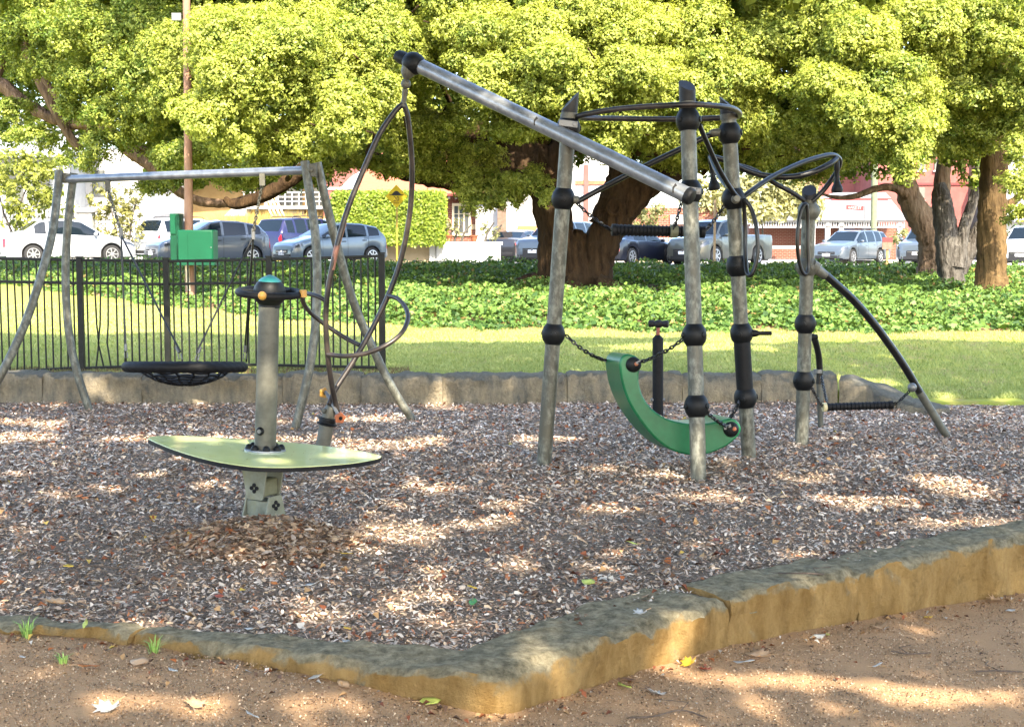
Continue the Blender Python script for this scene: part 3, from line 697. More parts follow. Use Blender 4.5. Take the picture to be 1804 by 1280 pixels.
for a in (-1, 1):
    for b in (-1, 1): mb.lathe(c + Vector((a * .034, -.03, b * .034)), (0, -1, 0), [(0, .009), (.008, .008)], 8)
mb.build('corner_bracket', galv_dull, sw, bevel=.003)
mb = MB(); mb.obox(W(116, 313, 12.33), (.05, 0, -.01), (0, .03, 0), (0, 0, .042)); mb.build('corner_bracket', galv_dull, sw, bevel=.003)

bs = thing('basket_swing', 'round black net basket swing hanging on ropes and chains from the top bar', 'swing', tuple(W(327, 645, 11.8)))
sc_ = W(326.5, 646, 11.8); rad = .530
q = Matrix.Rotation(R(-4.6), 3, 'X'); bx_ = q @ Vector((1, 0, -.004)); by_ = q @ Vector((0, 1, 0)); bn = bx_.cross(by_)
N_ = 260; vs = []; fs = []; kk = 16
for i in range(N_):
    t = 2 * math.pi * i / N_; d = bx_ * math.cos(t) + by_ * math.sin(t)
    for k in range(kk):
        a = 2 * math.pi * k / kk; rr = .046 + .0022 * math.sin(a * 4 + i * .9) ; vs.append(sc_ + d * (rad - .0415 + rr * math.cos(a)) + bn * rr * math.sin(a))
for i in range(N_):
    for k in range(kk):
        fs.append((i * kk + k, i * kk + (k + 1) % kk, ((i + 1) % N_) * kk + (k + 1) % kk, ((i + 1) % N_) * kk + k))
mb = MB(); mb.add(vs, fs); rim = mb.build('padded_rim', rubber, bs)
def bowl(r, t):
    return sc_ + (bx_ * math.cos(t) + by_ * math.sin(t)) * r - Vector((0, 0, .012 + .150 * max(0, 1 - (r / .40) ** 2) ** .75))
mb = MB()
for r in (.07, .14, .21, .27, .32, .37, .43):
    mb.tube([bowl(r + .012 * math.sin(8 * t), t) for t in np.linspace(0, 2 * math.pi, 64, endpoint=False)], .0085, 6, True)
for k in range(16):
    t = 2 * math.pi * k / 16; mb.tube([bowl(.04 + .45 * i / 8, t + .08 * (i % 2)) for i in range(9)], .0085, 6)
mb.build('rope_net', rubber, bs)
jl = W(213, 408, 11.95); jr = W(446, 410, 11.65)
for j, ends in ((jl, ((222, 624, 11.8), (318, 626, 11.33))), (jr, ((346, 628, 11.33), (431, 626, 11.8)))):
    for e in ends:
        p = W(*e)
        mb = MB(); mb.tube([j - Vector((0, 0, .03)), p + Vector((0, 0, .03))], .0085, 8); ro = mb.build('rope', blackt, bs)
        d = (j - p).normalized(); mb = MB(); mb.lathe(p + d * .03, d, [(0, .013), (.06, .013)], 10); mb.tube([p + d * .03 + Vector((.012, 0, -.01)), p + Vector((.012, 0, -.03)), p + Vector((-.012, 0, -.03)), p + d * .03 + Vector((-.012, 0, -.01))], .005, 6); mb.build('rope_ferrule', steel, ro)
    d2 = Vector((.02, .9, 0))
    for e in ((222, 637, 12.25) if j is jl else (434, 637, 12.25),):
        p = W(*e); mb = MB(); mb.tube([j - Vector((0, 0, .03)), p], .008, 8); mb.build('rope', blackt, bs)
for j, tp in ((jl, W(190, 322, 12.1)), (jr, W(462, 310, 11.45))):
    mb = MB(); chain_mesh(mb, j, tp - Vector((0, 0, .06)), 0, .036, .006); mb.build('chain', galv_dull, bs)
    mb = MB(); mb.tube([j + Vector((0, 0, .035)), j - Vector((0, 0, .055))], .017, 10); mb.build('rope_coupling', steel, bs)
    mb = MB(); mb.obox(tp - Vector((0, 0, .03)), (.022, 0, 0), (0, .012, 0), (0, 0, .05)); mb.build('bar_hanger', galv_dull, bs)

# ================================================================== METAL FENCE
fe = thing('metal_fence', 'dark metal picket fence with some bent bars along the lawn edge', 'fence', (-3, 13.2, .3))
FY = 13.2
pl_ = [(-360, 452, 659), (-190, 454, 657), (-24, 455, 655), (142, 458, 646), (294, 460, 642), (475, 457, 641), (673, 451, 645)]
def fx(px): return (px - 902) / 2400 * FY
for i, (px, rt, rbm) in enumerate(pl_):
    mb = MB(); z1 = W(px, rt - 4, FY).z; wv = .027 if i < 6 else .030
    mb.box(fx(px) - wv, fx(px) + wv, FY - .027, FY + .027, .1, z1); po = mb.build('fence_post', fencem, fe, bevel=.003)
    mb = MB(); mb.box(fx(px) - wv - .003, fx(px) + wv + .003, FY - .03, FY + .03, z1 + .001, z1 + .014); mb.build('post_cap', fencem, po)
for i in range(6):
    a, b = pl_[i], pl_[i + 1]; xa, xb = fx(a[0]) + .03, fx(b[0]) - .03
    ta, tb = W(a[0], a[1], FY).z, W(b[0], b[1], FY).z; ba, bb = W(a[0], a[2] + 2, FY).z, W(b[0], b[2] + (1 if i < 5 else 2), FY).z
    rows = [(ta, tb), (ba, bb)] + ([(ta - .222, tb - .222)] if i < 5 else [])
    for (za, zb) in rows:
        mb = MB(); mb.obox(((xa + xb) / 2, FY, (za + zb) / 2), ((xb - xa) / 2, 0, (zb - za) / 2), (0, .019, 0), (0, 0, .013)); mb.build('rail', fencem, fe, bevel=.003)
    n = int((xb - xa) / .0685)
    for k in range(n):
        u = (k + .5) / n; x = xa + (xb - xa) * u; z0 = ba + (bb - ba) * u + .013; z1 = ta + (tb - ta) * u - .013
        bend = 0
        if i == 3 and k in (1, 2, 3): bend = (.03, -.045, -.03)[k - 1]
        elif i == 2 and k % 3 == 0: bend = random.uniform(-.014, .014)
        mb = MB(); mid = (z0 + z1) / 2 - .1
        mb.tube([Vector((x, FY, z0)), Vector((x + bend, FY, z0 + (mid - z0) * .55)), Vector((x + bend * .5, FY, mid)), Vector((x - (0 if abs(bend) > .02 else bend * .4), FY, z1))], .0088, 6)
        mb.build('picket', fencem, fe)
# ================================================================== CARS
glassm = mat('dark car glass', (.006, .010, .014), .03, 0, spec=.28)
tyrem = mat('tyre rubber', (.012, .012, .012), .8)
rimm = mat('alloy wheel', (.42, .43, .44), .35, .8)
rimd = mat('dark steel wheel', (.14, .14, .14), .5, .4)
trimm = mat('black car trim', (.012, .012, .013), .5)
lampm = mat('clear lamp', (.06, .065, .07), .12, .5, spec=.8)
redlamp = mat('red lamp', (.42, .012, .02), .15, 0, spec=.6)
platew = mat('number plate white', (.70, .72, .74), .4)
chrome = mat('chrome', (.6, .6, .62), .15, 1)
def paint(name, c, metal=.0): return mat(name, c, .28, metal, coat=.6)
P_white = paint('white car paint', (.32, .33, .335)); P_silver = paint('grey green silver paint', (.075, .08, .066), .3); P_ice = paint('ice blue silver paint', (.075, .09, .108), .3)
P_steel = paint('pale steel blue paint', (.085, .115, .14), .35); P_purple = paint('deep violet blue paint', (.012, .011, .050), .3); P_dark = paint('charcoal paint', (.022, .022, .025), .3)
P_navy = paint('navy black paint', (.004, .006, .015), .2); P_pearl = paint('pearl white silver paint', (.062, .078, .095), .15)

def text_mesh(name, body, size, m, parent, loc, rot, extrude=.001):
    cu = bpy.data.curves.new(name, 'FONT'); cu.body = body; cu.size = size; cu.align_x = 'CENTER'; cu.align_y = 'CENTER'; cu.extrude = extrude
    t_ = bpy.data.objects.new(name + '_tmp', cu); COL.objects.link(t_); bpy.context.view_layer.update()
    me = bpy.data.meshes.new_from_object(t_.evaluated_get(bpy.context.evaluated_depsgraph_get())); bpy.data.objects.remove(t_); bpy.data.curves.remove(cu)
    me.name = name; me.materials.clear(); me.materials.append(m)
    o = bpy.data.objects.new(name, me); COL.objects.link(o); o.parent = parent; o.location = loc; o.rotation_euler = rot; return o
TYPES = {
 # roofline as (distance from the nose / length, height), belt line, cowl, roof front, roof rear, tail base, side glass range, pillars
 'hatch': dict(L=3.95, W=1.70, H=1.48, wb=2.5, wr=.30, top=[(0,.50),(.012,.66),(.04,.76),(.12,.87),(.235,.97),(.27,1.0),(.47,1.43),(.56,1.48),(.72,1.46),(.88,1.36),(.90,1.33),(.975,.98),(.99,.80),(1,.55)], belt=[(0,.60),(.05,.70),(.25,.88),(.6,.95),(.95,1.02),(1,.8)], scr=(.27,.46), rear=(.895,.975), sg=(.30,.90), pil=[.555,.775], fo=.185),
 'sedan': dict(L=4.45, W=1.72, H=1.50, wb=2.6, wr=.31, top=[(0,.50),(.012,.68),(.04,.78),(.12,.88),(.22,.98),(.25,1.01),(.41,1.44),(.50,1.50),(.62,1.49),(.72,1.43),(.84,1.08),(.87,1.05),(.97,1.02),(.99,.86),(1,.55)], belt=[(0,.60),(.05,.72),(.25,.90),(.6,.97),(.86,1.0),(1,.8)], scr=(.25,.41), rear=(.725,.835), sg=(.28,.76), pil=[.505,.665], fo=.19),
 'wagon': dict(L=4.75, W=1.76, H=1.52, wb=2.67, wr=.33, top=[(0,.52),(.012,.68),(.04,.80),(.12,.90),(.24,.99),(.265,1.02),(.41,1.45),(.48,1.51),(.72,1.52),(.90,1.46),(.985,1.02),(.993,.85),(1,.58)], belt=[(0,.62),(.05,.74),(.25,.92),(.6,.97),(.96,1.02),(1,.8)], scr=(.265,.41), rear=(.91,.983), sg=(.29,.90), pil=[.49,.665,.80], fo=.19),
 'suv': dict(L=4.55, W=1.82, H=1.70, wb=2.65, wr=.36, top=[(0,.62),(.012,.85),(.04,.96),(.12,1.03),(.24,1.10),(.265,1.13),(.39,1.60),(.47,1.68),(.72,1.70),(.90,1.64),(.975,1.16),(.99,.95),(1,.62)], belt=[(0,.70),(.05,.86),(.25,1.03),(.6,1.08),(.96,1.13),(1,.9)], scr=(.265,.39), rear=(.905,.972), sg=(.29,.90), pil=[.49,.675,.81], fo=.19),
 'ute': dict(L=5.2, W=1.82, H=1.78, wb=3.0, wr=.38, top=[(0,.62),(.010,.92),(.03,1.04),(.10,1.10),(.20,1.16),(.225,1.19),(.33,1.68),(.39,1.76),(.52,1.77),(.585,1.72),(.61,1.25),(.62,1.20),(.98,1.20),(.992,1.18),(1,.66)], belt=[(0,.72),(.05,.92),(.2,1.08),(.58,1.14),(.97,1.17),(1,1.0)], scr=(.225,.33), rear=(.588,.606), sg=(.25,.585), pil=[.42], fo=.18),
 'coupe': dict(L=4.4, W=1.76, H=1.40, wb=2.6, wr=.33, top=[(0,.48),(.012,.64),(.04,.74),(.12,.84),(.24,.93),(.27,.96),(.42,1.34),(.50,1.39),(.60,1.38),(.72,1.30),(.85,1.03),(.88,1.0),(.97,.98),(.99,.84),(1,.52)], belt=[(0,.58),(.05,.68),(.25,.85),(.6,.91),(.88,.96),(1,.78)], scr=(.27,.42), rear=(.72,.845), sg=(.30,.74), pil=[.55], fo=.19),
}
def make_car(name, label, kind, pm, loc, heading, front=True, rim=rimm, rails=False, cat='car', plate=None, spoil=0, group='cars parked along the street'):
    T = TYPES[kind]; L, Wd, H, wr = T['L'], T['W'], T['H'], T['wr']
    root = thing(name, label, cat, loc, heading, group)
    fa = T['fo'] * L; ra = fa + T['wb']                 # axle distances from the nose
    st = set(np.linspace(0, 1, 58).tolist()) | {a for a, _ in T['top']} | set(T['scr']) | set(T['rear']) | set(T['sg'])
    seams = [T['sg'][0] - .005] + [p for p in T['pil'][:2 if kind != 'coupe' else 1]] + ([] if kind == 'ute' else [])
    for p in T['pil']: st |= {p - .011, p + .011}
    for s_ in seams: st |= {s_ - .0016, s_ + .0016}
    for ac in (fa, ra):
        for k in range(-8, 9): st.add((ac + (wr + .065) * math.sin(k / 8 * math.pi / 2)) / L)
    st = sorted(a for a in st if 0 <= a <= 1); s2 = [st[0]]
    for a in st[1:]:
        if a - s2[-1] > .0009: s2.append(a)
    st = s2
    tx, tz = zip(*T['top']); bx, bz = zip(*T['belt'])
    w0 = Wd / 2; rows = []
    for f in st:
        zt = float(np.interp(f, tx, tz)); be = min(float(np.interp(f, bx, bz)), zt - .03)
        w_ = w0 * (1 - .22 * max(0, 1 - f / .075) ** 2.0 - .16 * max(0, 1 - (1 - f) / .06) ** 2.0)
        zs = .22 if .03 < f < .97 else .26
        d = f * L
        for ac in (fa, ra):
            rr = wr + .065
            if abs(d - ac) < rr: zs = max(zs, wr + math.sqrt(max(0, rr * rr - (d - ac) ** 2)))
        zs = min(zs, be - .10); cab = max(0, min(1, (zt - be) / .45)); rw = w_ * (.90 - .17 * cab)
        mid = zs + (be - zs) * .5
        sec = [(w_ * .955, zs), (w_ * .99, zs + (be - zs) * .16), (w_, mid), (w_ * .992, be - (be - zs) * .18), (w_ * .955, be),
               (w_ * .925, be + min(.015, (zt - be) * .2)), ((w_ * .925 + rw) / 2 + .012, be + (zt - be) * .5), (rw + .004, zt - min(.055, (zt - be) * .25)), (rw - .07 * (1 if cab > .2 else .5), zt - .008), (rw * .5, zt + .004), (0, zt + .010)]
        rows.append([(L / 2 - d, y, z) for y, z in sec] + [(L / 2 - d, -y, z) for y, z in sec[-2::-1]])
    n = len(rows[0]); K = 10
    groups = {}
    def put(key, i, k): groups.setdefault(key, []).append((i, k))
    for i in range(len(st) - 1):
        f0, f1 = st[i], st[i + 1]; fm = (f0 + f1) / 2; zt = float(np.interp(fm, tx, tz)); be = float(np.interp(fm, bx, bz))
        for k in range(n - 1):
            kk = k if k < K else n - 2 - k       # symmetric band index 0..9
            side = 'l' if k < K else 'r'
            key = 'body'
            seam = any(abs(fm - s_) < .0017 for s_ in seams)
            if kk in (5, 6) and T['sg'][0] < fm < T['sg'][1] and zt - be > .14 and not any(abs(fm - p) < .0112 for p in T['pil']): key = 'side_window_' + side + str(sum(fm > p for p in T['pil']))
            elif kk in (7, 8, 9) and T['scr'][0] < fm < T['scr'][1] and (kk > 7 or fm < T['scr'][0] + .0): key = 'windscreen'
            elif kk in (7, 8, 9) and T['rear'][0] < fm < T['rear'][1] and kk > 7: key = 'rear_window'
            elif seam and kk < 5: continue
            elif kk in (2, 3) and .006 < fm < .085 and kk == 3: key = 'headlight_' + side
            elif kk in (2, 3) and .972 < fm < .993: key = 'tail_light_' + side
            elif kk < 4 and len(seams) > 1 and seams[0] < fm < seams[1]: key = 'door_' + side + '0'
            elif kk < 4 and len(seams) > 2 and seams[1] < fm < seams[2]: key = 'door_' + side + '1'
            elif kk == 0 and fa / L + .115 < fm < ra / L - .115 and kind in ('suv', 'wagon') : key = 'cladding_' + side
            put(key, i, k)
    mats_ = {'body': pm, 'windscreen': glassm, 'rear_window': glassm, 'side_window': glassm, 'headlight': lampm, 'tail_light': redlamp, 'door': pm, 'cladding': trimm}
    door_parts = {}
    for key in sorted(groups, key=lambda q: (not q.startswith('door'), q)):
        base = key
        for b in ('cladding', 'side_window', 'headlight', 'tail_light', 'door'):
            if key.startswith(b): base = b
        ids = {}; vs = []; fs = []
        def vid(i, k):
            if (i, k) not in ids: ids[(i, k)] = len(vs); vs.append(rows[i][k])
            return ids[(i, k)]
        for (i, k) in groups[key]: fs.append((vid(i, k), vid(i, k + 1), vid(i + 1, k + 1), vid(i + 1, k)))
        if base == 'body':
            fs.append(tuple(vid(0, k) for k in range(n))); fs.append(tuple(vid(len(st) - 1, k) for k in range(n - 1, -1, -1)))
        mb = MB(); mb.add(vs, fs); o = mb.build(base, mats_[base], root, True, 28)
        if base == 'door': door_parts[key] = o
    # dark underbody and wheel housings
    mb = MB(); mb.box(-L * .47, L * .47, -w0 * .78, w0 * .78, .17, .62); mb.build('underbody', trimm, root, True)
    mb = MB(); mb.box(-L * (.5 - T['sg'][0]) * 0 - L * .3, L * .22, -w0 * .70, w0 * .70, .62, min(T['belt'][2][1], .9)); mb.build('cabin_floor', trimm, root, True)
    for ac in (fa, ra):
        for s_ in (1, -1):
            c = Vector((L / 2 - ac, s_ * (w0 - .11), wr)); mb = MB()
            mb.lathe(c - Vector((0, s_ * .10, 0)), (0, s_, 0), [(0, wr * .7), (.01, wr * .95), (.03, wr), (.17, wr), (.195, wr * .95), (.20, wr * .70)], 26); wh = mb.build('wheel', tyrem, root, True)
            mb = MB(); mb.lathe(c + Vector((0, s_ * .075, 0)), (0, s_, 0), [(0, wr * .68), (.028, wr * .69), (.030, wr * .62), (.012, wr * .58), (.010, wr * .1)], 24)
            for q in range(7):
                a = 2 * math.pi * q / 7; dd = Vector((math.cos(a), 0, math.sin(a))); mb.obox(c + dd * wr * .34 + Vector((0, s_ * .096, 0)), dd * wr * .27, Vector((0, .009, 0)), dd.cross(Vector((0, 1, 0))) * wr * .065)
            mb.lathe(c + Vector((0, s_ * .09, 0)), (0, s_, 0), [(0, wr * .17), (.022, wr * .15)], 14)
            mb.build('rim', rim, wh, True)
    # noses, grilles, plates
    zb = T['belt'][0][1]; fw = w0 * .78
    xf = L / 2
    mb = MB(); big_ = .16 if kind in ('suv', 'ute') else 0; mb.box(xf - .02, xf + .012, -fw * .62, fw * .62, zb - .20 - big_, zb - .075); gr = mb.build('grille', trimm, root, True, bevel=.01)
    mb = MB(); mb.box(xf + .010, xf + .020, -fw * .55, fw * .55, zb - .145, zb - .130); mb.build('grille_bar', chrome, gr, True)
    mb = MB(); mb.lathe((xf + .012, 0, zb - .137), (1, 0, 0), [(0, .05), (.014, .046)], 16); mb.build('badge', chrome, gr, True)
    mb = MB(); mb.box(xf - .03, xf + .010, -fw * .8, fw * .8, .245, .375); mb.build('lower_intake', trimm, root, True, bevel=.01)
    for s_ in (1, -1):
        mb = MB(); mb.lathe((xf - .03, s_ * fw * .93, .33), (1, s_ * .35, 0), [(0, .07), (.03, .065), (.032, .05)], 14); mb.build('fog_lamp', lampm, root, True)
    def plate_at(x, z, sg, txt):
        mb = MB(); mb.box(x - .006, x + .006, -.19, .19, z - .06, z + .06); pl = mb.build('number_plate', platew, root, True)
        if txt:
            text_mesh('plate_text', txt, .105, P_navy, pl, (x + sg * .0075, 0, z), (math.pi / 2, 0, sg * math.pi / 2))
    plate_at(xf + .018, .40 if kind not in ('suv', 'ute') else .50, 1, plate if front else None)
    plate_at(-xf - .012, .80 if kind not in ('ute',) else .62, -1, plate if not front else None)
    mb = MB(); mb.box(-xf - .010, -xf + .06, -w0 * .72, w0 * .72, .30, .42); mb.build('rear_bumper_trim', trimm, root, True, bevel=.01)
    # mirrors, handles, wipers
    fc = T['sg'][0]; zbm = float(np.interp(fc, bx, bz))
    for s_ in (1, -1):
        mb = MB(); mb.ball((L / 2 - (fc + .035) * L, s_ * (w0 + .075), zbm + .085), .1, 12, .62, .95, .72); mb.box(L / 2 - (fc + .035) * L - .03, L / 2 - (fc + .035) * L + .03, min(s_ * w0 * .93, s_ * (w0 + .06)), max(s_ * w0 * .93, s_ * (w0 + .06)), zbm + .03, zbm + .065)
        mb.build('mirror', pm, root, True)
        for q, (a, b) in enumerate(zip(seams, seams[1:])):
            x = L / 2 - (b - .045) * L; z = float(np.interp(b, bx, bz)) - .13
            dk = 'door_' + ('l' if s_ > 0 else 'r') + str(q)
            mb = MB(); mb.box(x - .10, x + .08, s_ * w0 * .985 - .014, s_ * w0 * .985 + .020, z - .016, z + .016); mb.build('door_handle', pm if kind != 'hatch' else trimm, door_parts.get(dk, root), True, bevel=.006)
    if rails:
        for s_ in (1, -1):
            x0, x1 = L / 2 - .80 * L, L / 2 - .45 * L; mb = MB(); y = s_ * w0 * .66
            mb.tube([(x0, y, H - .01), (x0 + .08, y, H + .055), ((x0 + x1) / 2, y, H + .065), (x1 - .08, y, H + .05), (x1, y, H - .02)], .016, 8); mb.build('roof_rail', trimm, root, True)
    if spoil:
        mb = MB(); mb.box(-xf + .10, -xf + .40, -w0 * .6, w0 * .6, H - .14, H - .11); mb.build('roof_spoiler', pm, root, True, bevel=.01)
    return root
def carpos(px, y): 
    x = (px - 902) / 2400 * y; return (x, y, road_z(x))
def hd(c, s): return math.atan2(s, c)
make_car('white_sedan', 'white sedan seen from its rear quarter, nearest the left edge of the photo', 'sedan', P_white, carpos(118, 47.0), hd(.86, .5), front=False, plate='0 112')
make_car('white_wagon', 'white station wagon with dark rear window, half hidden by the green boxes', 'suv', P_white, carpos(338, 56), hd(.62, .78), front=False, rails=True)
make_car('silver_hatchback', 'silver hatchback with blue sheen facing left, behind the bright green box', 'hatch', P_ice, carpos(368, 46), hd(-.82, -.57), plate='1DKA 627')
make_car('violet_hatchback', 'deep violet blue car seen from behind between two silver hatchbacks', 'suv', P_purple, carpos(545, 53.0), hd(.62, .78), front=False, rails=True)
make_car('steel_blue_hatchback', 'small steel blue hatchback with dark mouth, in front of the clipped hedge', 'hatch', P_steel, carpos(583, 49.0), hd(-.78, -.63), plate='1CQT 381')
make_car('charcoal_sedan', 'charcoal sedan tail with red lamp beside the white planter wall', 'coupe', P_dark, carpos(916, 60.5), hd(.42, .91), front=False, plate='')
make_car('white_offroader', 'white off-road wagon front peeking past the thick forked trunk', 'suv', P_pearl, carpos(986, 55), hd(-.50, -.87), plate='1EHT 012', rails=False)
make_car('navy_coupe', 'navy two door car with bright wheels right of the forked trunk', 'coupe', P_navy, carpos(1112, 52.5), hd(.62, .78), front=False)
make_car('silver_pickup', 'silver grey pickup truck with open tray behind the climbing frame', 'ute', P_silver, carpos(1268, 53.5), hd(-.66, -.75), cat='pickup', rim=rimm)
make_car('silver_wagon', 'pale silver station wagon with roof rails near the verandah house', 'wagon', P_pearl, carpos(1498, 63), hd(-.66, -.75), rails=True, plate='1DAX 550')
make_car('white_van', 'white and black fronted car half hidden by the grey tree trunks', 'suv', P_pearl, carpos(1632, 61), hd(-.48, -.88), plate='1GJB 204')
make_car('far_white_car', 'white car at the right edge of the photo beyond the golden trunk', 'suv', P_white, carpos(1812, 56), hd(-.5, -.86))

# ================================================================== BUILDINGS, WALLS AND STREET FURNITURE
whitew = mat('white render', (.36, .35, .335), .8, 0, (.42, .41, .39), 2); creamw = mat('cream render', (.28, .22, .13), .85, 0, (.34, .27, .17), 2)
brickm = bpy.data.materials.new('red brick'); brickm.use_nodes = True
_t = brickm.node_tree; _b = _t.nodes.new('ShaderNodeTexBrick'); _b.inputs['Color1'].default_value = (.14, .032, .015, 1); _b.inputs['Color2'].default_value = (.13, .032, .018, 1); _b.inputs['Mortar'].default_value = (.20, .14, .10, 1)
_b.inputs['Scale'].default_value = 1.0; _b.inputs['Brick Width'].default_value = .24; _b.inputs['Row Height'].default_value = .086; _b.inputs['Mortar Size'].default_value = .010
_c = _t.nodes.new('ShaderNodeTexCoord'); _m = _t.nodes.new('ShaderNodeMapping'); _m.inputs['Rotation'].default_value = (math.pi / 2, 0, 0)
_t.links.new(_c.outputs['Object'], _m.inputs[0]); _t.links.new(_m.outputs[0], _b.inputs['Vector']); _t.links.new(_b.outputs[0], _t.nodes['Principled BSDF'].inputs['Base Color']); _t.nodes['Principled BSDF'].inputs['Roughness'].default_value = .9
pinkm = mat('faded pink red render', (.17, .046, .037), .85, 0, (.22, .068, .055), 1.5); tilem = mat('terracotta tiles', (.26, .07, .03), .8, 0, (.32, .11, .05), 6, .4, stretch=(1, 4, 1))
tinm = mat('pale tin roof', (.22, .22, .22), .5, .1, (.27, .27, .265), 3); timberm = mat('honey timber', (.24, .12, .035), .7, 0, (.30, .16, .05), 5, stretch=(1, 1, 6))
yellowh = mat('yellow ochre render', (.26, .16, .055), .85, 0, (.32, .21, .08), 2); winm = mat('house window glass', (.05, .055, .055), .08, 0, spec=.7); creamp = mat('cream paint', (.60, .50, .33), .6)
greyw = mat('pale grey render', (.30, .30, .29), .85, 0, (.36, .36, .34), 3); darki = mat('dark iron', (.03, .03, .03), .5, .3); redp = mat('dark red paint', (.11, .008, .007), .6)  # greyw is a plain pale grey, varied by noise
brownb = mat('brown brick pier', (.11, .065, .042), .9, 0, (.16, .11, .075), 9, .3)
def X(px, y): return (px - 902) / 2400 * y
def Z(row, y): return W(902, row, y).z
def pbox(name, px0, px1, r0, r1, y, depth, m, parent, mb=None, bevel=0):
    b = MB(); b.box(X(px0, y), X(px1, y), y, y + depth, Z(r1, y), Z(r0, y)); return b.build(name, m, parent, bevel=bevel)
def house(name, label, px, y, cat='house'): return thing(name, label, cat, (X(px, y), y, road_z(X(px, y))))
# left: white house with grey roof
h = house('white_house', 'white house with dark window and grey tin roof at the far left', 40, 62)
pbox('wall', -90, 132, 268, 470, 62, 8, greyw, h)
r_ = MB(); r_.prism([(X(-110, 60), 60.5, Z(275, 60)), (X(150, 60), 60.5, Z(275, 60)), (X(150, 60), 66, Z(205, 66)), (X(-110, 60), 66, Z(205, 66))], (0, 0, .12)); r_.build('roof', tinm, h)
f = pbox('window', 15, 48, 300, 372, 61.9, .11, winm, h); pbox('window_frame', 10, 15, 296, 376, 61.85, .14, whitew, f)
pbox('window_frame', 48, 53, 296, 376, 61.85, .14, whitew, f)
for px in (100, 118): pbox('column', px, px + 8, 276, 465, 60.8, .3, whitew, h)
f = pbox('window', 64, 92, 300, 365, 61.9, .11, winm, h)
h = house('rendered_house', 'white rendered house wall behind the climbing plants', 200, 64)
pbox('wall', 142, 268, 262, 470, 64, 7, whitew, h); pbox('window', 168, 190, 300, 345, 63.9, .12, winm, h)
r_ = MB(); r_.prism([(X(240, 60), 60, Z(358, 60)), (X(272, 60), 60, Z(380, 60)), (X(272, 60), 60, Z(386, 60)), (X(240, 60), 60, Z(364, 60))], (0, 4, .2)); r_.build('lean_roof', tinm, h)
ifn = thing('iron_fence', 'black spiked iron fence in front of the white house at far left', 'fence', (X(40, 55), 55, road_z(X(40, 55))))
for px in np.arange(-40, 136, 6.2):
    m_ = MB(); m_.box(X(px, 55) - .012, X(px, 55) + .012, 55, 55.03, Z(450, 55), Z(374, 55)); m_.lathe((X(px, 55), 55.015, Z(374, 55)), (0, 0, 1), [(0, .02), (.04, .028), (.10, .004)], 6); m_.build('paling', darki, ifn)
for rr in (382, 440): pbox('rail', -42, 136, rr, rr + 2, 55.005, .02, darki, ifn)
gp = thing('gate_pillar', 'white square gate pillar with moulded cap behind the white sedan', 'pillar', (X(152, 54), 54, road_z(X(152, 54))))
pbox('shaft', 139, 165, 374, 470, 54, .55, whitew, gp); pbox('pillar_cap', 135, 169, 366, 374, 53.9, .75, whitew, gp, bevel=.03)
ifn2 = thing('railing_fence', 'grey iron railing among the climbing plants beside the gate pillar', 'fence', (X(220, 55.5), 55.5, road_z(X(220, 55.5))))
for px in np.arange(170, 268, 6.5):
    m_ = MB(); m_.box(X(px, 55.5) - .012, X(px, 55.5) + .012, 55.5, 55.53, Z(455, 55.5), Z(380, 55.5)); m_.build('paling', greyw, ifn2)
pbox('rail', 168, 270, 386, 388, 55.505, .02, greyw, ifn2)
# yellow house with balcony
h = house('balcony_house', 'ochre yellow house with white balcony rails and slanting struts', 480, 72)
pbox('wall', 262, 586, 312, 460, 72, 8, yellowh, h); pbox('upper_wall', 470, 590, 285, 312, 72, 8, whitew, h)
pbox('window', 492, 535, 330, 362, 71.9, .12, winm, h); pbox('window', 545, 570, 330, 365, 71.9, .12, winm, h)
pbox('garage_door', 495, 538, 372, 405, 71.85, .16, greyw, h)
bal = pbox('balcony', 430, 590, 363, 368, 70.4, 1.6, whitew, h)
for px in range(432, 590, 12): pbox('baluster', px, px + 1.6, 338, 363, 70.42, .06, whitew, bal)
for rr in (338, 346, 354): pbox('balcony_rail', 430, 590, rr, rr + 1.6, 70.40, .06, whitew, bal)
for i in range(4):
    m_ = MB(); a = W(462 + i * 7, 344, 69.5); b = W(482 + i * 7, 386, 69.5); m_.tube([a, b], .055, 6); m_.build('strut', creamp, h)
m_ = MB(); m_.prism([W(395, 380, 70), W(432, 345, 70), W(432, 380, 70)], (0, 1.5, 0)); m_.build('gable', whitew, h)
m_ = MB(); m_.prism([W(250, 305, 70), W(600, 285, 70), W(600, 292, 70), W(250, 312, 70)], (0, 9, 1.2)); m_.build('roof', tinm, h)
h = house('pink_house', 'pink brick house with white trim lines left of the clipped hedge', 605, 70)
pbox('wall', 572, 642, 290, 470, 70, 6, pinkm, h)
for rr in (330, 355, 385): pbox('band', 571, 643, rr, rr + 4, 69.94, .1, whitew, h)
m_ = MB(); m_.prism([W(600, 330, 66), W(618, 312, 66), W(700, 342, 66), W(700, 350, 66)], (0, 4, .5)); m_.build('white_gable', whitew, h)
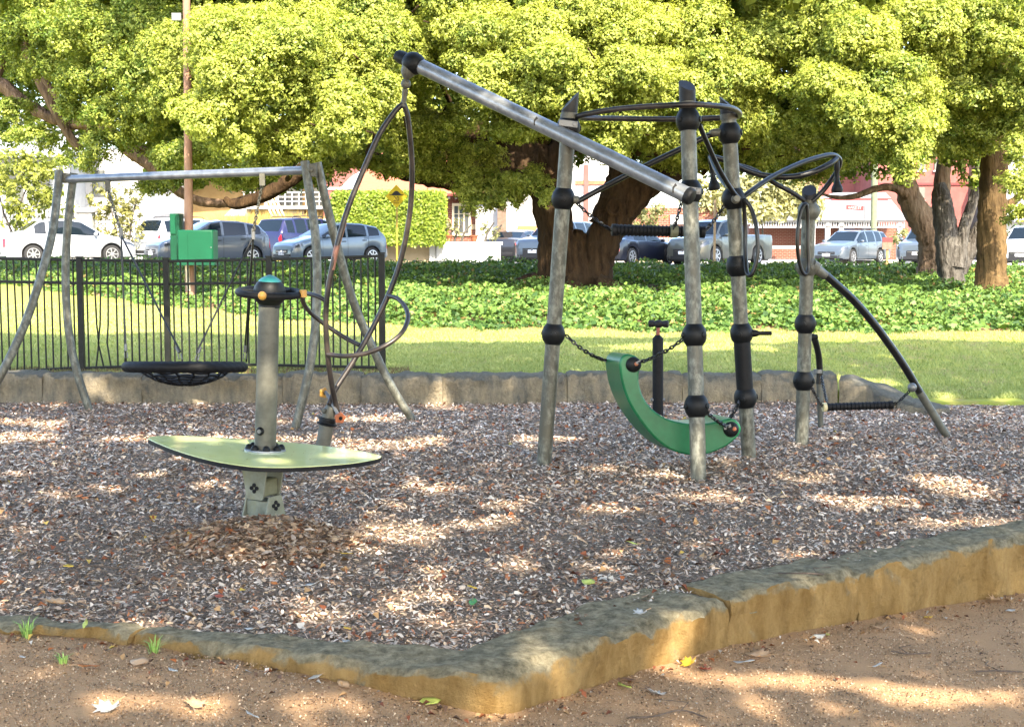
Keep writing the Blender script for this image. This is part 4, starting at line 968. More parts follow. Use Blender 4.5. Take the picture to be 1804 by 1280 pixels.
# brick house with tiled roof
h = house('brick_house', 'red brick house with terracotta roof, cream french doors and white end wall', 770, 62)
pbox('wall', 640, 838, 344, 470, 62, 7, brickm, h); pbox('white_wall', 838.5, 878, 350, 470, 61.4, 7, whitew, h)
pbox('plinth_band', 780, 838, 395, 404, 61.96, .05, creamw, h)
r_ = MB(); e0, e1, g0, g1 = W(625, 341, 61), W(884, 341, 61), W(650, 268, 67), W(860, 268, 67)
r_.add([e0, e1, g1, g0, e0 + Vector((0, 0, -.12)), e1 + Vector((0, 0, -.12)), W(850, 268, 67) + Vector((0, 6, -3)), W(650, 268, 67) + Vector((0, 6, -3))], [(0, 1, 2, 3), (4, 5, 1, 0), (3, 2, 6, 7), (1, 5, 6, 2), (0, 3, 7, 4)]); rf = r_.build('roof', tilem, h, smooth=False)
pbox('gutter', 625, 884, 341, 345, 60.9, .15, redp, rf)
for px in range(634, 884, 12): pbox('eave_bracket', px, px + 3.5, 345.5, 350, 61.2, .3, whitew, rf)
d = pbox('french_door', 797, 830, 358, 415, 61.9, .12, creamp, h)
for a in (801, 810, 819.5):
    for (b, c) in ((363, 376), (377.5, 410)): pbox('pane', a, a + 6.5, b, c, 61.86, .06, winm, d)
pbox('corner_pier', 876.5, 892, 352, 470, 60.7, .5, brownb, h)
h = house('white_garage', 'tall plain white wall with a honey timber panel beside the forked trunk', 950, 64)
pbox('wall', 893, 1012, 318, 470, 64, 6, whitew, h); pbox('timber_panel', 912, 962, 398, 414, 63.8, .12, timberm, h)
h = house('trimmed_house', 'white house with orange red string courses seen between the trunk forks', 1040, 70)
pbox('wall', 1008, 1100, 250, 470, 70, 6, whitew, h); pbox('red_band', 1006, 1102, 318, 325, 69.9, .14, tilem, h); pbox('red_pier', 1028, 1036, 290, 430, 69.85, .3, pinkm, h); pbox('red_band', 1006, 1102, 268, 273, 69.9, .14, tilem, h)
# hedge base, planter walls
hw = thing('hedge_wall', 'low cream wall below the clipped green hedge', 'wall', (X(720, 53.2), 53.2, road_z(X(720, 53)))); pbox('render', 588, 766, 432, 480, 53.2, .4, creamw, hw); pbox('coping', 587, 767, 428, 432, 53.15, .5, whitew, hw); pbox('end_pier', 757, 768, 424, 480, 53.05, .55, whitew, hw)
pw = thing('planter_wall', 'bright white planter wall with potted plants on top', 'wall', (X(822, 53), 53, road_z(X(822, 53)))); pbox('render', 769, 882, 426, 480, 53, .6, whitew, pw)
potm = mat('terracotta pot', (.22, .065, .025), .8)
for px, lb in ((790, 'small terracotta pot near the hedge end of the white planter wall'), (835, 'larger terracotta pot in the middle of the white planter wall')):
    pt_ = thing('flower_pot', lb, 'pot', W(px, 426, 53.3)); m_ = MB(); m_.lathe(W(px, 426, 53.3), (0, 0, 1), [(0, .09), (.20, .14), (.205, .165), (.26, .17), (.262, .13)], 16); m_.build('pot', potm, pt_)
# right of the trunk
bw = thing('brick_wall', 'orange red brick wall with a white panel above the navy car', 'wall', (X(1205, 66), 66, road_z(X(1205, 66)))); pbox('brickwork', 1100, 1262, 366, 470, 66, .5, brickm, bw); pbox('white_panel', 1180, 1203, 379, 395, 65.9, .12, whitew, bw)
cw = thing('breeze_wall', 'cream garden wall with a patterned breeze block panel', 'wall', (X(1150, 60), 60, road_z(X(1150, 60)))); pbox('render', 1100, 1205, 437, 475, 60, .3, creamw, cw)
br = pbox('breeze_panel', 1171, 1200, 441, 452, 59.95, .12, brownb, cw)
pfn = thing('picket_fence', 'white picket fence on top of the cream garden wall', 'fence', (X(1150, 60.1), 60.1, Z(437, 60.1)))
for px in np.arange(1118, 1206, 4.6):
    m_ = MB(); m_.box(X(px, 60.1), X(px + 2.6, 60.1), 60.1, 60.13, Z(437, 60.1), Z(419, 60.1)); m_.build('paling', whitew, pfn)
pbox('rail', 1116, 1207, 426, 428, 60.14, .04, whitew, pfn)
h = house('verandah_house', 'red brick house with white verandah frieze and pale tin roofs', 1460, 74)
pbox('wall', 1318, 1466, 395, 470, 76, 6, brickm, h); pbox('wall', 1466.5, 1592, 395, 470, 77.5, 6, brickm, h)
for a, b in ((1452, 1460), (1476, 1484), (1578, 1586), (1428, 1434)): pbox('verandah_post', a, b, 392, 470, 74.2, .22, whitew, h)
for px in np.arange(1320, 1590, 4.4): pbox('frieze_baluster', px, px + 1.9, 391, 399, 74.25, .06, whitew, h)
pbox('frieze_rail', 1318, 1590, 388, 391, 74.2, .16, whitew, h); pbox('frieze_rail', 1318, 1590, 399, 401.5, 74.2, .16, whitew, h)
r_ = MB(); r_.add([W(1314, 388, 74), W(1600, 388, 74), W(1570, 352, 79), W(1340, 352, 79), W(1570, 352, 79) + Vector((0, 4, -2)), W(1340, 352, 79) + Vector((0, 4, -2))], [(0, 1, 2, 3), (3, 2, 4, 5)]); r_.build('verandah_roof', tinm, h, smooth=False)
pbox('red_fascia', 1462, 1560, 349, 358, 78.8, .3, redp, h); r_ = MB(); r_.add([W(1440, 349, 79.5), W(1570, 349, 79.5), W(1560, 339, 84), W(1470, 339, 84)], [(0, 1, 2, 3)]); r_.build('upper_roof', tinm, h, smooth=False)
lw = thing('garden_wall', 'low red brick garden wall with white rail before the verandah', 'wall', (X(1410, 70), 70, road_z(X(1410, 70)))); pbox('brickwork', 1352, 1454, 438, 470, 70, .4, brickm, lw); pbox('white_rail', 1350, 1456, 433, 438, 69.97, .46, whitew, lw)
h = house('pink_building', 'tall faded pink red building rising behind the right hand trees', 1610, 86)
pbox('wall', 1542, 1700, 205, 470, 86, 10, pinkm, h); pbox('wall_wing', 1400, 1541, 235, 360, 92, 6, pinkm, h)
for px, r0, r1 in ((1588, 408, 424), (1612, 330, 352), (1640, 330, 352), (1612, 280, 300), (1640, 280, 300)): w_ = pbox('window', px, px + 12, r0, r1, 85.9, .12, winm, h); pbox('sill', px - 1.5, px + 13.5, r1, r1 + 2.4, 85.8, .22, whitew, w_)
pbox('string_course', 1541, 1701, 322, 326, 85.9, .2, redp, h)
h = house('white_flats', 'white flats with balcony at the right edge of the photo', 1800, 82)
pbox('wall', 1765, 1880, 250, 470, 82, 8, whitew, h); w_ = pbox('window', 1788, 1830, 362, 384, 81.9, .12, winm, h); pbox('balcony', 1782, 1850, 384, 390, 80.8, 1.1, whitew, h)
pbox('window', 1788, 1830, 318, 340, 81.9, .12, winm, h); pbox('garden_band', 1762, 1880, 405, 412, 80.5, 1.0, greyw, h)
# sign lettering helper
def letters(name, body, c, size, m, parent, extrude=.003, sx=1.0):
    return text_mesh(name, body, size, m, parent, Vector(c) - root_loc(parent), (math.pi / 2, 0, 0), extrude)
# utility pole with green boxes
rustp = mat('rusty brown pole', (.20, .10, .06), .8, 0, (.28, .16, .10), 5, .2, stretch=(1, 1, .3)); gbox = mat('green cabinet paint', (.001, .050, .021), .5, 0, (.0015, .060, .026), 3, spec=.2); gboxd = mat('deep green cabinet paint', (.001, .036, .016), .5, 0, (.0015, .045, .02), 3, spec=.2)
PY = 24.0
up = thing('utility_pole', 'tall rust brown pole carrying two green metal boxes', 'pole', W(335, 520, PY))
m_ = MB(); m_.tube([W(335, 520, PY), W(333, 440, PY), W(331, 200, PY), W(327, -120, PY)], [.085, .08, .07, .06], 14); m_.build('pole_shaft', rustp, up)
gb = pbox('green_box', 315, 377, 405, 462, PY - .55, .42, gbox, up, bevel=.02); pbox('box_door', 333, 375, 408, 459, PY - .565, .012, gbox, gb, bevel=.004)
pbox('box_base', 313, 379, 462, 467, PY - .57, .46, gboxd, gb); m_ = MB(); m_.obox(W(372, 436, PY - .57), (.008, 0, 0), (0, .01, 0), (0, 0, .012)); m_.build('box_lock', steel, gb)
gb2 = pbox('meter_box', 302, 319, 376, 460, PY - .25, .34, gboxd, up, bevel=.012); pbox('meter_cover', 303, 312, 378, 412, PY - .27, .02, gbox, gb2)
m_ = MB(); m_.tube([W(330, 467, PY - .1), W(331, 490, PY - .09), W(333, 512, PY - .08)], .035, 8); m_.build('conduit', creamp, up)
m_ = MB(); m_.box(X(316, PY), X(332, PY), PY - .12, PY - .06, Z(38, PY), Z(25, PY)); m_.build('pole_step', steel, up)
# speed hump sign
signy = mat('yellow sign', (.55, .38, .008), .5); signb = mat('sign black', (.012, .012, .012), .5); yp = mat('yellow sign pole', (.36, .25, .02), .5, 0, (.30, .21, .025), 10)
SYN = 44.0; c = W(698.5, 346, SYN)
ss = thing('speed_hump_sign', 'yellow diamond speed hump sign reading 20 km/h on a yellow pole', 'road sign', W(699, 470, SYN))
m_ = MB(); m_.tube([W(699.5, 475, SYN), W(699, 330, SYN)], .032, 10); m_.build('sign_pole', yp, ss)
k = .37; m_ = MB(); m_.prism([c + Vector((0, -.04, k)), c + Vector((k * .95, -.04, 0)), c + Vector((0, -.04, -k)), c + Vector((-k * .95, -.04, 0))], (0, -.012, 0)); sg = m_.build('sign_face', signy, ss, bevel=.01)
hump = [(-.23, .02)] + [(-.15 + .30 * i / 10, .03 + .115 * math.sin(math.pi * i / 10)) for i in range(11)] + [(.23, .02), (.23, .0), (-.23, .0)]
m_ = MB(); m_.prism([c + Vector((a, -.0535, b + .03)) for a, b in hump], (0, -.004, 0)); m_.build('hump_symbol', signb, sg)
letters('speed_number', '20', c + Vector((0, -.056, -.085)), .19, signb, sg); letters('speed_unit', 'km/h', c + Vector((0, -.056, -.205)), .085, signb, sg)
# street name sign, pale pole, info board, stake
pole2 = thing('power_pole', 'pale green grey power pole in front of the verandah house', 'pole', W(1540, 460, 68)); m_ = MB(); m_.tube([W(1538, 462, 68), W(1541, 300, 68), W(1543, 60, 68)], [.17, .155, .13], 14); m_.build('pole_shaft', mat('lichen pole wood', (.105, .12, .065), .85, 0, (.14, .155, .09), 6, .2), pole2)
ls = thing('street_name_sign', 'dark red street sign with white lettering LAKE ST', 'street sign', W(1532, 362, 66)); m_ = MB(); b = W(1506, 366, 66); m_.obox(b, (.42, 0, -.03), (0, .012, 0), (0, 0, .11)); pl2 = m_.build('sign_blade', redp, ls)
m_ = MB(); m_.tube([W(1523, 362, 66.06), W(1523.5, 462, 66.06)], .03, 8); m_.build('sign_post', steel, ls)
o = letters('street_name', 'LAKE ST', b + Vector((0, -.016, 0)), .17, whitew, pl2); o.rotation_euler = (math.pi / 2, .06, 0)
ib = thing('notice_board', 'small grey notice board with red header on an orange post', 'sign', W(1561, 462, 52)); pbox('post', 1559.5, 1563, 436, 470, 52.05, .06, timberm, ib); bd_ = pbox('board', 1552, 1570, 426, 439, 52, .05, brownb, ib); pbox('header', 1552, 1570, 418, 426, 51.99, .05, redp, ib)
stk = thing('timber_stake', 'thin upright timber stake in the ivy in front of the pickup', 'stake', W(1258, 470, 41)); m_ = MB(); m_.box(X(1255.6, 41), X(1259.6, 41), 41, 41.06, Z(475, 41), Z(352, 41)); m_.build('shaft', mat('pale stake timber', (.38, .27, .16), .8, 0, (.46, .34, .22), 8), stk)
# ================================================================== VEGETATION
m_leaf = leaf_mat('tree leaf', .48, .45); m_ivy = leaf_mat('ivy leaf', .22, .5, spec=.22); m_grass = leaf_mat('grass blade', .25, .7, spec=.1); m_chip = leaf_mat('bark chip', 0, .75, spec=.25); m_dry = leaf_mat('dry grass', .3, .7)
def bark_mat(name, a, b, c, s=6):
    m = mat(name, a, .95, 0, b, s * 1.6, 1.0, stretch=(1, 1, .20), col3=c, scale3=1.1, bscale=s * 1.8, spec=.1)
    [n for n in m.node_tree.nodes if n.type == 'BUMP'][0].inputs['Distance'].default_value = .10
    return m
bark_d = bark_mat('dark camphor bark', (.022, .014, .009), (.072, .044, .023), (.048, .032, .019))
bark_g = bark_mat('grey lichen bark', (.040, .035, .029), (.125, .115, .10), (.065, .055, .045), 9)
bark_o = bark_mat('golden brown bark', (.055, .035, .016), (.135, .088, .040), (.038, .025, .013))

def limb(mb, pts, n=18, res=7, rough=.10, seed=0.0, flare=0.0):
    """a tapering knobbly limb; pts = (point, radius)"""
    P = catmull([Vector((*p, )) for p, r in pts], res); L = len(P)
    rs = np.interp(np.linspace(0, len(pts) - 1, L), range(len(pts)), [r for p, r in pts])
    T = [(P[min(i + 1, L - 1)] - P[max(i - 1, 0)]).normalized() for i in range(L)]
    N = T[0].orthogonal().normalized(); vs = []
    for i in range(L):
        N = (N - T[i] * N.dot(T[i])).normalized(); B = T[i].cross(N)
        for k in range(n):
            a = 2 * math.pi * k / n; d = N * math.cos(a) + B * math.sin(a); p = P[i] + d * rs[i]
            dv = mn.noise(p * (1.2 / max(.15, rs[i])) + Vector((seed, 0, 0))) * rough * 1.6 + mn.noise(p * (4 / max(.15, rs[i]))) * rough * .5 + .05 * math.sin(a * 5 + seed + i * .05)
            fl = flare * max(0, 1 - i / (L * .22)) ** 2 * (.5 + .5 * abs(math.sin(a * 2.5 + seed)))
            vs.append(P[i] + d * rs[i] * (1 + dv + fl))
    fs = [(i * n + k, i * n + (k + 1) % n, (i + 1) * n + (k + 1) % n, (i + 1) * n + k) for i in range(L - 1) for k in range(n)]
    fs.append(tuple((L - 1) * n + k for k in range(n)))
    mb.add(vs, fs)
def px_limb(mb, lst, y, **kw):
    limb(mb, [(W(a, b, y + (dy if dy else 0)), r) for a, b, r, *q in lst for dy in [(q[0] if q else 0)]], **kw)

SUNV = np.array(SUN_DIR)
def rosettes(blobs, per_m2, k=11, lsize=.075, face=True, young=.8, shade_col=None, spread=.085, seed=1, pal=None):
    """leaf tufts spread over lumpy ellipsoids; blobs = (centre, (rx, ry, rz))"""
    rg = np.random.default_rng(seed); CV = []; CN = []; CO = []; SZ = []
    for (c, r) in blobs:
        c = np.array(c); r = np.array(r); A = 4 * math.pi * (((r[0] * r[1]) ** 1.6 + (r[0] * r[2]) ** 1.6 + (r[1] * r[2]) ** 1.6) / 3) ** (1 / 1.6)
        n = int(A * per_m2); d = unit(rg.normal(size=(n, 3)))
        if face:
            pr = .22 + .78 * np.clip(d @ np.array([0.05, -.75, .65]) + .35, 0, 1); d = d[rg.random(n) < pr]; n = len(d)
        # lumps: a few random directions push the surface out into knobs
        kd = unit(rg.normal(size=(60, 3))); ka = rg.uniform(.06, .32, 60); kk = np.max(np.maximum(0, (d @ kd.T - .92) / .08) ** .7 * ka, axis=1)
        rad = .80 + kk - np.abs(rg.normal(0, .10, n)) - (rg.random(n) < .18) * rg.uniform(.1, .5, n)
        p = c + d * r * rad[:, None]
        tone = rg.normal(0, 1, 1)[0]
        nn = np.repeat(np.arange(n), k); off = unit(rg.normal(size=(n * k, 3))) * (spread * rg.random(n * k) ** .5)[:, None]
        q = p[nn] + off; dn = d[nn] / r; dn = unit(dn)
        nor = unit(off / spread * .7 + dn * .55 + np.array([0, -.12, .45]) + rg.normal(0, .42, (n * k, 3)))
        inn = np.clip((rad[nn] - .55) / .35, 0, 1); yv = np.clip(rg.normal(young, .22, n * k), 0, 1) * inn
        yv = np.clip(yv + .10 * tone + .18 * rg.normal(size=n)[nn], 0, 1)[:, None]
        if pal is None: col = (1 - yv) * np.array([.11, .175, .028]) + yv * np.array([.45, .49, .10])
        else: col = (1 - yv) * np.array(pal[0]) + yv * np.array(pal[1])
        col = col * rg.uniform(.78, 1.2, (n * k, 1))
        CV.append(q); CN.append(nor); CO.append(col); SZ.append(lsize * np.exp(rg.normal(0, .28, n * k)))
    C = np.concatenate(CV); Nn = np.concatenate(CN); co = np.concatenate(CO); sz = np.concatenate(SZ)
    V, q = leaf_cards(C, Nn, sz, sz * .56, .25, rg)
    return V, q, np.repeat(co, 4, axis=0)
def pb(px, py, rx, ry, y, ryd=None):
    s_ = y / 2400; return (tuple(W(px, py, y)), (rx * s_, (ryd if ryd else (rx + ry) * .5 * s_), ry * s_))
def cauli(blobs, seed):
    rg = np.random.default_rng(seed + 400); out = []
    for c, r in blobs:
        c = np.array(c); r = np.array(r); out.append((tuple(c), tuple(r * .80)))
        for _ in range(9):
            d = unit(rg.normal(size=3) + np.array([0, -.6, .35])); f = rg.uniform(.26, .48)
            out.append((tuple(c + d * r * rg.uniform(.62, .88)), tuple(r * f * rg.uniform(.85, 1.2, 3))))
    return out
def twigs(mb, blobs, seed):
    rr = random.Random(seed)
    for c, r in blobs:
        c = Vector(c)
        for _ in range(2):
            a = c + Vector((rr.uniform(-.6, .6) * r[0], r[1] * .8 + .8, -r[2] * .6)); b = c + Vector((rr.uniform(-.8, .8) * r[0], -r[1] * .75, rr.uniform(-.3, .8) * r[2])); m = a.lerp(b, .5) + Vector((rr.uniform(-.2, .2), 0, rr.uniform(0, .3)))
            limb(mb, [(a, .055), (m, .035), (b, .012)], n=6, res=4, seed=rr.random() * 9)
def tree_root(name, label, p, group=None): return thing(name, label, 'tree', p, 0, group)
def merge(*ms):
    V = np.concatenate([m_[0] for m_ in ms]); o = 0; Q = []
    for m_ in ms: Q.append(m_[1] + o); o += len(m_[0])
    return V, np.concatenate(Q), np.concatenate([m_[2] for m_ in ms])

# ---- the big forked tree in the middle
big = tree_root('camphor_tree', 'huge spreading tree with dark forked trunk and bright yellow green crown in the middle', (W(1010, 512, 29).x, 29, lawn_z(1.3, 29)))
mb = MB()
px_limb(mb, [(990, 530, .66), (988, 505, .52), (982, 465, .42), (980, 410, .39), (970, 350, .39), (950, 300, .40), (925, 250, .44, .3), (890, 190, .34, 1), (850, 110, .24, 2), (820, 30, .18, 3)], 29, seed=1, flare=.4)
px_limb(mb, [(1036, 530, .52), (1040, 500, .45), (1050, 455, .38), (1068, 410, .37), (1092, 372, .36), (1126, 336, .32), (1165, 310, .28), (1215, 290, .22, .5), (1290, 262, .16, 1), (1380, 245, .12, 1.5)], 29.2, seed=4, flare=.35)
px_limb(mb, [(1070, 400, .40), (1085, 352, .36), (1098, 310, .32), (1095, 270, .28), (1085, 215, .24, .5), (1105, 140, .18, 1), (1130, 40, .14, 2)], 29.1, seed=7)
px_limb(mb, [(945, 300, .42), (905, 296, .36), (858, 306, .32), (800, 312, .27), (740, 306, .22), (690, 293, .19), (640, 280, .18), (590, 280, .18), (545, 292, .16), (505, 320, .15), (462, 345, .14), (415, 360, .11), (395, 350, .06)], 28.6, seed=9)
px_limb(mb, [(955, 320, .34), (915, 262, .30), (880, 240, .26), (800, 225, .20, -1), (720, 190, .15, -2), (640, 120, .11, -3)], 28.7, seed=12)
px_limb(mb, [(1000, 250, .3), (1010, 180, .24, -1), (1060, 90, .16, -2), (1080, 0, .1, -3)], 29, seed=14)
px_limb(mb, [(955, 340, .30), (985, 270, .28), (1005, 210, .24, .4), (1000, 120, .2, 1)], 29, seed=15)
TW = [len(mb.v)]
tk = mb.build('trunk', bark_d, big, sharp=180)
mb = MB(); limb(mb, [(W(1012, 530, 29.1), .52), (W(1012, 500, 29.1), .46), (W(1014, 455, 29.15), .38), (W(1018, 415, 29.2), .22), (W(1020, 404, 29.2), .08)], seed=19); mb.build('trunk_fork', bark_d, tk, sharp=180)
mb = MB(); c = W(1082, 366, 28.72); mb.lathe(c, (0.1, -1, .1), [(-.1, .17), (0, .19), (.05, .20), (.075, .17), (.05, .13), (.0, .10), (-.02, .02)], 18); mb.build('knot_hole', bark_d, tk, sharp=180)
for q, (a, b_, y_) in enumerate([((945, 500), (860, 512), 28.6), ((1010, 505), (985, 520), 28.2), ((1055, 505), (1130, 515), 28.6)]):
    mb = MB(); A = W(*a, y_); Bp = W(*b_, y_ - .3); limb(mb, [(A, .26), (A.lerp(Bp, .5) - Vector((0, 0, .03)), .15), (Bp - Vector((0, 0, .10)), .05)], seed=q + 20); mb.build('root', bark_d, big, sharp=180)
blobs = [pb(*q) for q in [
 (470,150,150,105,23.2),(395,215,85,70,22.8),(560,110,120,110,23.6),(650,70,130,95,24.2),(430,70,110,80,24),(610,215,75,72,23.0),(665,175,80,60,23.8),(520,250,100,45,23.6),(395,285,105,48,25.4),(470,292,60,30,24),(330,130,80,90,25.6),
 (820,60,120,85,24.6),(900,140,110,75,24.0),(985,60,120,85,24.2),(1000,150,105,70,23.4),(760,120,90,70,25.4),(1110,60,130,85,24.3),(1120,150,115,70,23.6),(1075,225,95,55,24.0),(1220,75,120,85,24.2),(1210,160,100,70,24.2),(1295,120,95,80,24.4),(1180,235,95,45,24.6),(1290,205,70,70,24.8),(1330,215,60,60,24.9),(880,215,90,40,25.2),(940,220,60,35,24.4),
 (720,170,60,70,26.4),(760,235,80,55,26.6),(700,240,50,50,26),(830,295,55,42,26.8),(855,340,70,40,26.5),(930,318,42,22,25.6),(895,345,35,26,26.2),(965,345,25,18,25.4),(690,295,60,22,27),(780,300,70,22,27),(600,275,70,25,26.8),(560,300,40,20,26),(1330,270,60,40,27),(1260,285,60,25,27.4),(1180,285,60,22,27.6),(1400,250,70,45,28.5),(1440,290,50,30,29)]]
mb = MB(); twigs(mb, blobs, 5); mb.build('branches', bark_d, big, sharp=180)['kind'] = 'stuff'
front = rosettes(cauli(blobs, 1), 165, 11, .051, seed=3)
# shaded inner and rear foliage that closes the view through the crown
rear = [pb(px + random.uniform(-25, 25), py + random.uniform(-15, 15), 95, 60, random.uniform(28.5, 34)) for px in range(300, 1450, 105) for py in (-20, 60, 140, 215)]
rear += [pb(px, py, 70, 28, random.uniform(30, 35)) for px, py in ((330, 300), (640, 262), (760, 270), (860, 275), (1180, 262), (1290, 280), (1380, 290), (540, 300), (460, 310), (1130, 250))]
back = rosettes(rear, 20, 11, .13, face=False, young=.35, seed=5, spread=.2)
upper = rosettes([((random.uniform(-6.5, 7), random.uniform(24, 38), random.uniform(6.6, 9.5)), (2.2, 2.2, 1.3)) for _ in range(26)], 7, 10, .22, face=False, young=.6, seed=6, spread=.35)
# unseen leaf clumps added high on the crown, placed to shade the kerbside cars
high = []
for (tx, ty, tz) in ((-7.0, 46, 1.2), (-5.6, 47.5, 1.2), (-8.8, 45.5, 1.2), (-4.8, 49, 1.2), (-7.5, 48.5, 1.2), (1.5, 54, 1.4), (3.0, 54, 1.3), (4.6, 52, 1.2), (7.3, 53, 1.4), (8.8, 53.5, 1.3), (6.5, 51.5, 1.2), (9.5, 55, 1.4)):
    for hgt_ in (9.0, 11.0):
        k_ = (hgt_ + random.uniform(-.5, .5)) / SUN_DIR.z; high.append(((tx + SUN_DIR.x * k_, ty + SUN_DIR.y * k_, tz + SUN_DIR.z * k_), (1.9, 1.7, 1.0)))
upper = merge(upper, rosettes(high, 9, 10, .24, face=False, young=.6, seed=66, spread=.35))
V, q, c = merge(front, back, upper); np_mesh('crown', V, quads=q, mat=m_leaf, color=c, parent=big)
print('crown quads', len(q))

# ---- left tree: long bare limbs rising out of the left edge
lt = tree_root('spreading_tree', 'leaning tree at the left with long bare brown limbs and airy green crown', (W(-90, 500, 31).x, 31, .7))
mb = MB()
px_limb(mb, [(-95, 520, .5), (-90, 420, .42), (-80, 300, .38), (-60, 220, .3), (-20, 150, .2), (15, 60, .14), (35, -20, .1)], 31, seed=31, flare=.4)
px_limb(mb, [(-70, 250, .2), (-30, 150, .18), (0, 148, .15), (40, 180, .14), (85, 205, .13), (130, 220, .12), (175, 215, .10), (215, 245, .10), (255, 275, .10), (300, 283, .09)], 30.4, seed=33)
px_limb(mb, [(20, 20, .14), (40, 70, .14), (62, 120, .13), (88, 175, .12), (118, 232, .10), (140, 262, .09)], 30.2, seed=35)
px_limb(mb, [(130, 215, .13), (185, 225, .13), (225, 265, .13), (262, 290, .12), (300, 325, .12), (345, 352, .10), (400, 358, .09), (445, 345, .06)], 29.6, seed=37)
px_limb(mb, [(60, 110, .08), (85, 150, .07), (150, 225, .07), (225, 252, .06), (280, 270, .05)], 29.9, seed=39)
px_limb(mb, [(35, 70, .07), (40, 20, .06), (20, -20, .05)], 30, seed=41)
mb.build('trunk', bark_o if False else bark_mat('warm brown bark', (.10, .065, .045), (.24, .16, .11), (.16, .11, .075)), lt, sharp=180)
bl = [pb(*q) for q in [(60,40,80,50,27.5),(150,55,90,60,26.6),(240,50,80,60,26.4),(90,110,60,45,28),(160,140,75,50,27.2),(250,140,70,60,26),(215,200,70,45,26.8),(150,190,50,35,27.6),(290,90,50,70,26.4),(270,205,45,35,26.4),(185,265,60,30,27.4),(250,250,50,26,27),(30,200,40,30,29),(60,245,50,25,28.6),(300,290,35,30,26.6),(140,285,40,20,28),(330,320,40,22,27.4),(280,330,50,16,28.4),(20,100,40,40,28.4)]]
fr = rosettes(cauli(bl, 4), 90, 11, .055, young=.52, seed=8)
bk = rosettes([pb(px, py, 75, 48, random.uniform(31, 36)) for px in range(-30, 330, 75) for py in (-10, 55, 120)] + [pb(200, 180, 60, 40, 33), pb(280, 200, 60, 50, 33), pb(130, 190, 40, 25, 33), pb(20, 170, 50, 40, 33), pb(70, 200, 50, 30, 33), pb(10, 230, 40, 25, 34), pb(110, 240, 50, 25, 34)], 14, 10, .14, face=False, young=.45, seed=9, spread=.2)
up_ = rosettes([((random.uniform(-13, -7), random.uniform(26, 36), random.uniform(6.6, 9)), (2, 2, 1.2)) for _ in range(12)], 6, 10, .22, face=False, young=.6, seed=10, spread=.35)
V, q, c = merge(fr, bk, up_); np_mesh('crown', V, quads=q, mat=m_leaf, color=c, parent=lt)

# ---- right hand trees
r1 = tree_root('forked_tree', 'brown trunk forking widely, farthest of the three trunks at the right', (W(1640, 498, 34).x, 34, .6))
mb = MB()
px_limb(mb, [(1652, 508, .58), (1652, 470, .50), (1648, 430, .44), (1632, 398, .36), (1610, 364, .30), (1595, 325, .27), (1584, 262, .24), (1560, 180, .2, -1), (1530, 80, .15, -2)], 34, seed=51, flare=.3)
px_limb(mb, [(1650, 425, .32), (1656, 385, .24), (1660, 345, .20), (1664, 290, .18), (1690, 180, .18)], 34.1, seed=53)
px_limb(mb, [(1600, 345, .13), (1575, 331, .10), (1545, 332, .085), (1515, 343, .075), (1488, 348, .06), (1462, 346, .04), (1440, 338, .02)], 33.8, seed=55, n=10)
px_limb(mb, [(1582, 270, .2), (1545, 240, .16), (1480, 225, .13), (1410, 235, .1)], 33.8, seed=56)
mb.build('trunk', bark_mat('brown ridged bark', (.085, .058, .038), (.24, .17, .115), (.17, .13, .09)), r1, sharp=180)
bl = [pb(*q) for q in [(1400,60,110,75,24.4),(1500,80,110,80,23.6),(1470,160,95,55,23.4),(1560,150,80,60,23.0),(1600,60,100,70,24),(1440,185,55,40,24),(1535,205,75,50,22.8),(1590,235,62,45,22.6),(1605,285,42,36,22.6),(1560,262,50,24,23.2),(1620,180,50,50,23.6),(1480,215,70,28,24),(1660,130,60,70,26),(1500,260,50,35,30),(1440,240,60,40,30)]]
fr = rosettes(cauli(bl, 2), 165, 11, .051, seed=12)
bk = rosettes([pb(px, py, 90, 55, random.uniform(30, 36)) for px in range(1400, 1720, 90) for py in (-10, 70, 150, 225)] + [pb(1520, 285, 80, 28, 36), pb(1440, 290, 60, 28, 37), pb(1600, 262, 60, 24, 36)], 17, 10, .13, face=False, young=.35, seed=13, spread=.2)
up_ = rosettes([((random.uniform(7, 13), random.uniform(24, 36), random.uniform(6.6, 9.5)), (2.2, 2.2, 1.3)) for _ in range(14)], 7, 10, .22, face=False, young=.6, seed=14, spread=.35)
V, q, c = merge(fr, bk, up_); np_mesh('crown', V, quads=q, mat=m_leaf, color=c, parent=r1)

r2 = tree_root('pollarded_tree', 'stubby grey lichened trunk with broken top and side limbs, in front of the forked trunk', (W(1676, 506, 28).x, 28, lawn_z(9, 28)))
mb = MB()
px_limb(mb, [(1676, 520, .30), (1676, 495, .265), (1672, 450, .25), (1667, 405, .23), (1661, 365, .21), (1657, 340, .18), (1655, 322, .10)], 28, seed=61, flare=.25)
px_limb(mb, [(1684, 470, .20), (1691, 432, .14), (1700, 395, .12), (1714, 355, .10), (1726, 300, .08)], 27.9, seed=63)
px_limb(mb, [(1688, 478, .17), (1708, 440, .18), (1730, 402, .17), (1756, 372, .12), (1790, 352, .08), (1815, 330, .05)], 28.3, seed=65)
mb.build('trunk', bark_g, r2, sharp=180)
V, q, c = rosettes([pb(*q) for q in [(1730,260,50,40,27),(1700,285,45,26,27),(1680,250,50,36,27.4),(1722,318,34,20,27)]], 60, 10, .08, young=.4, seed=16); np_mesh('crown', V, quads=q, mat=m_leaf, color=c, parent=r2)

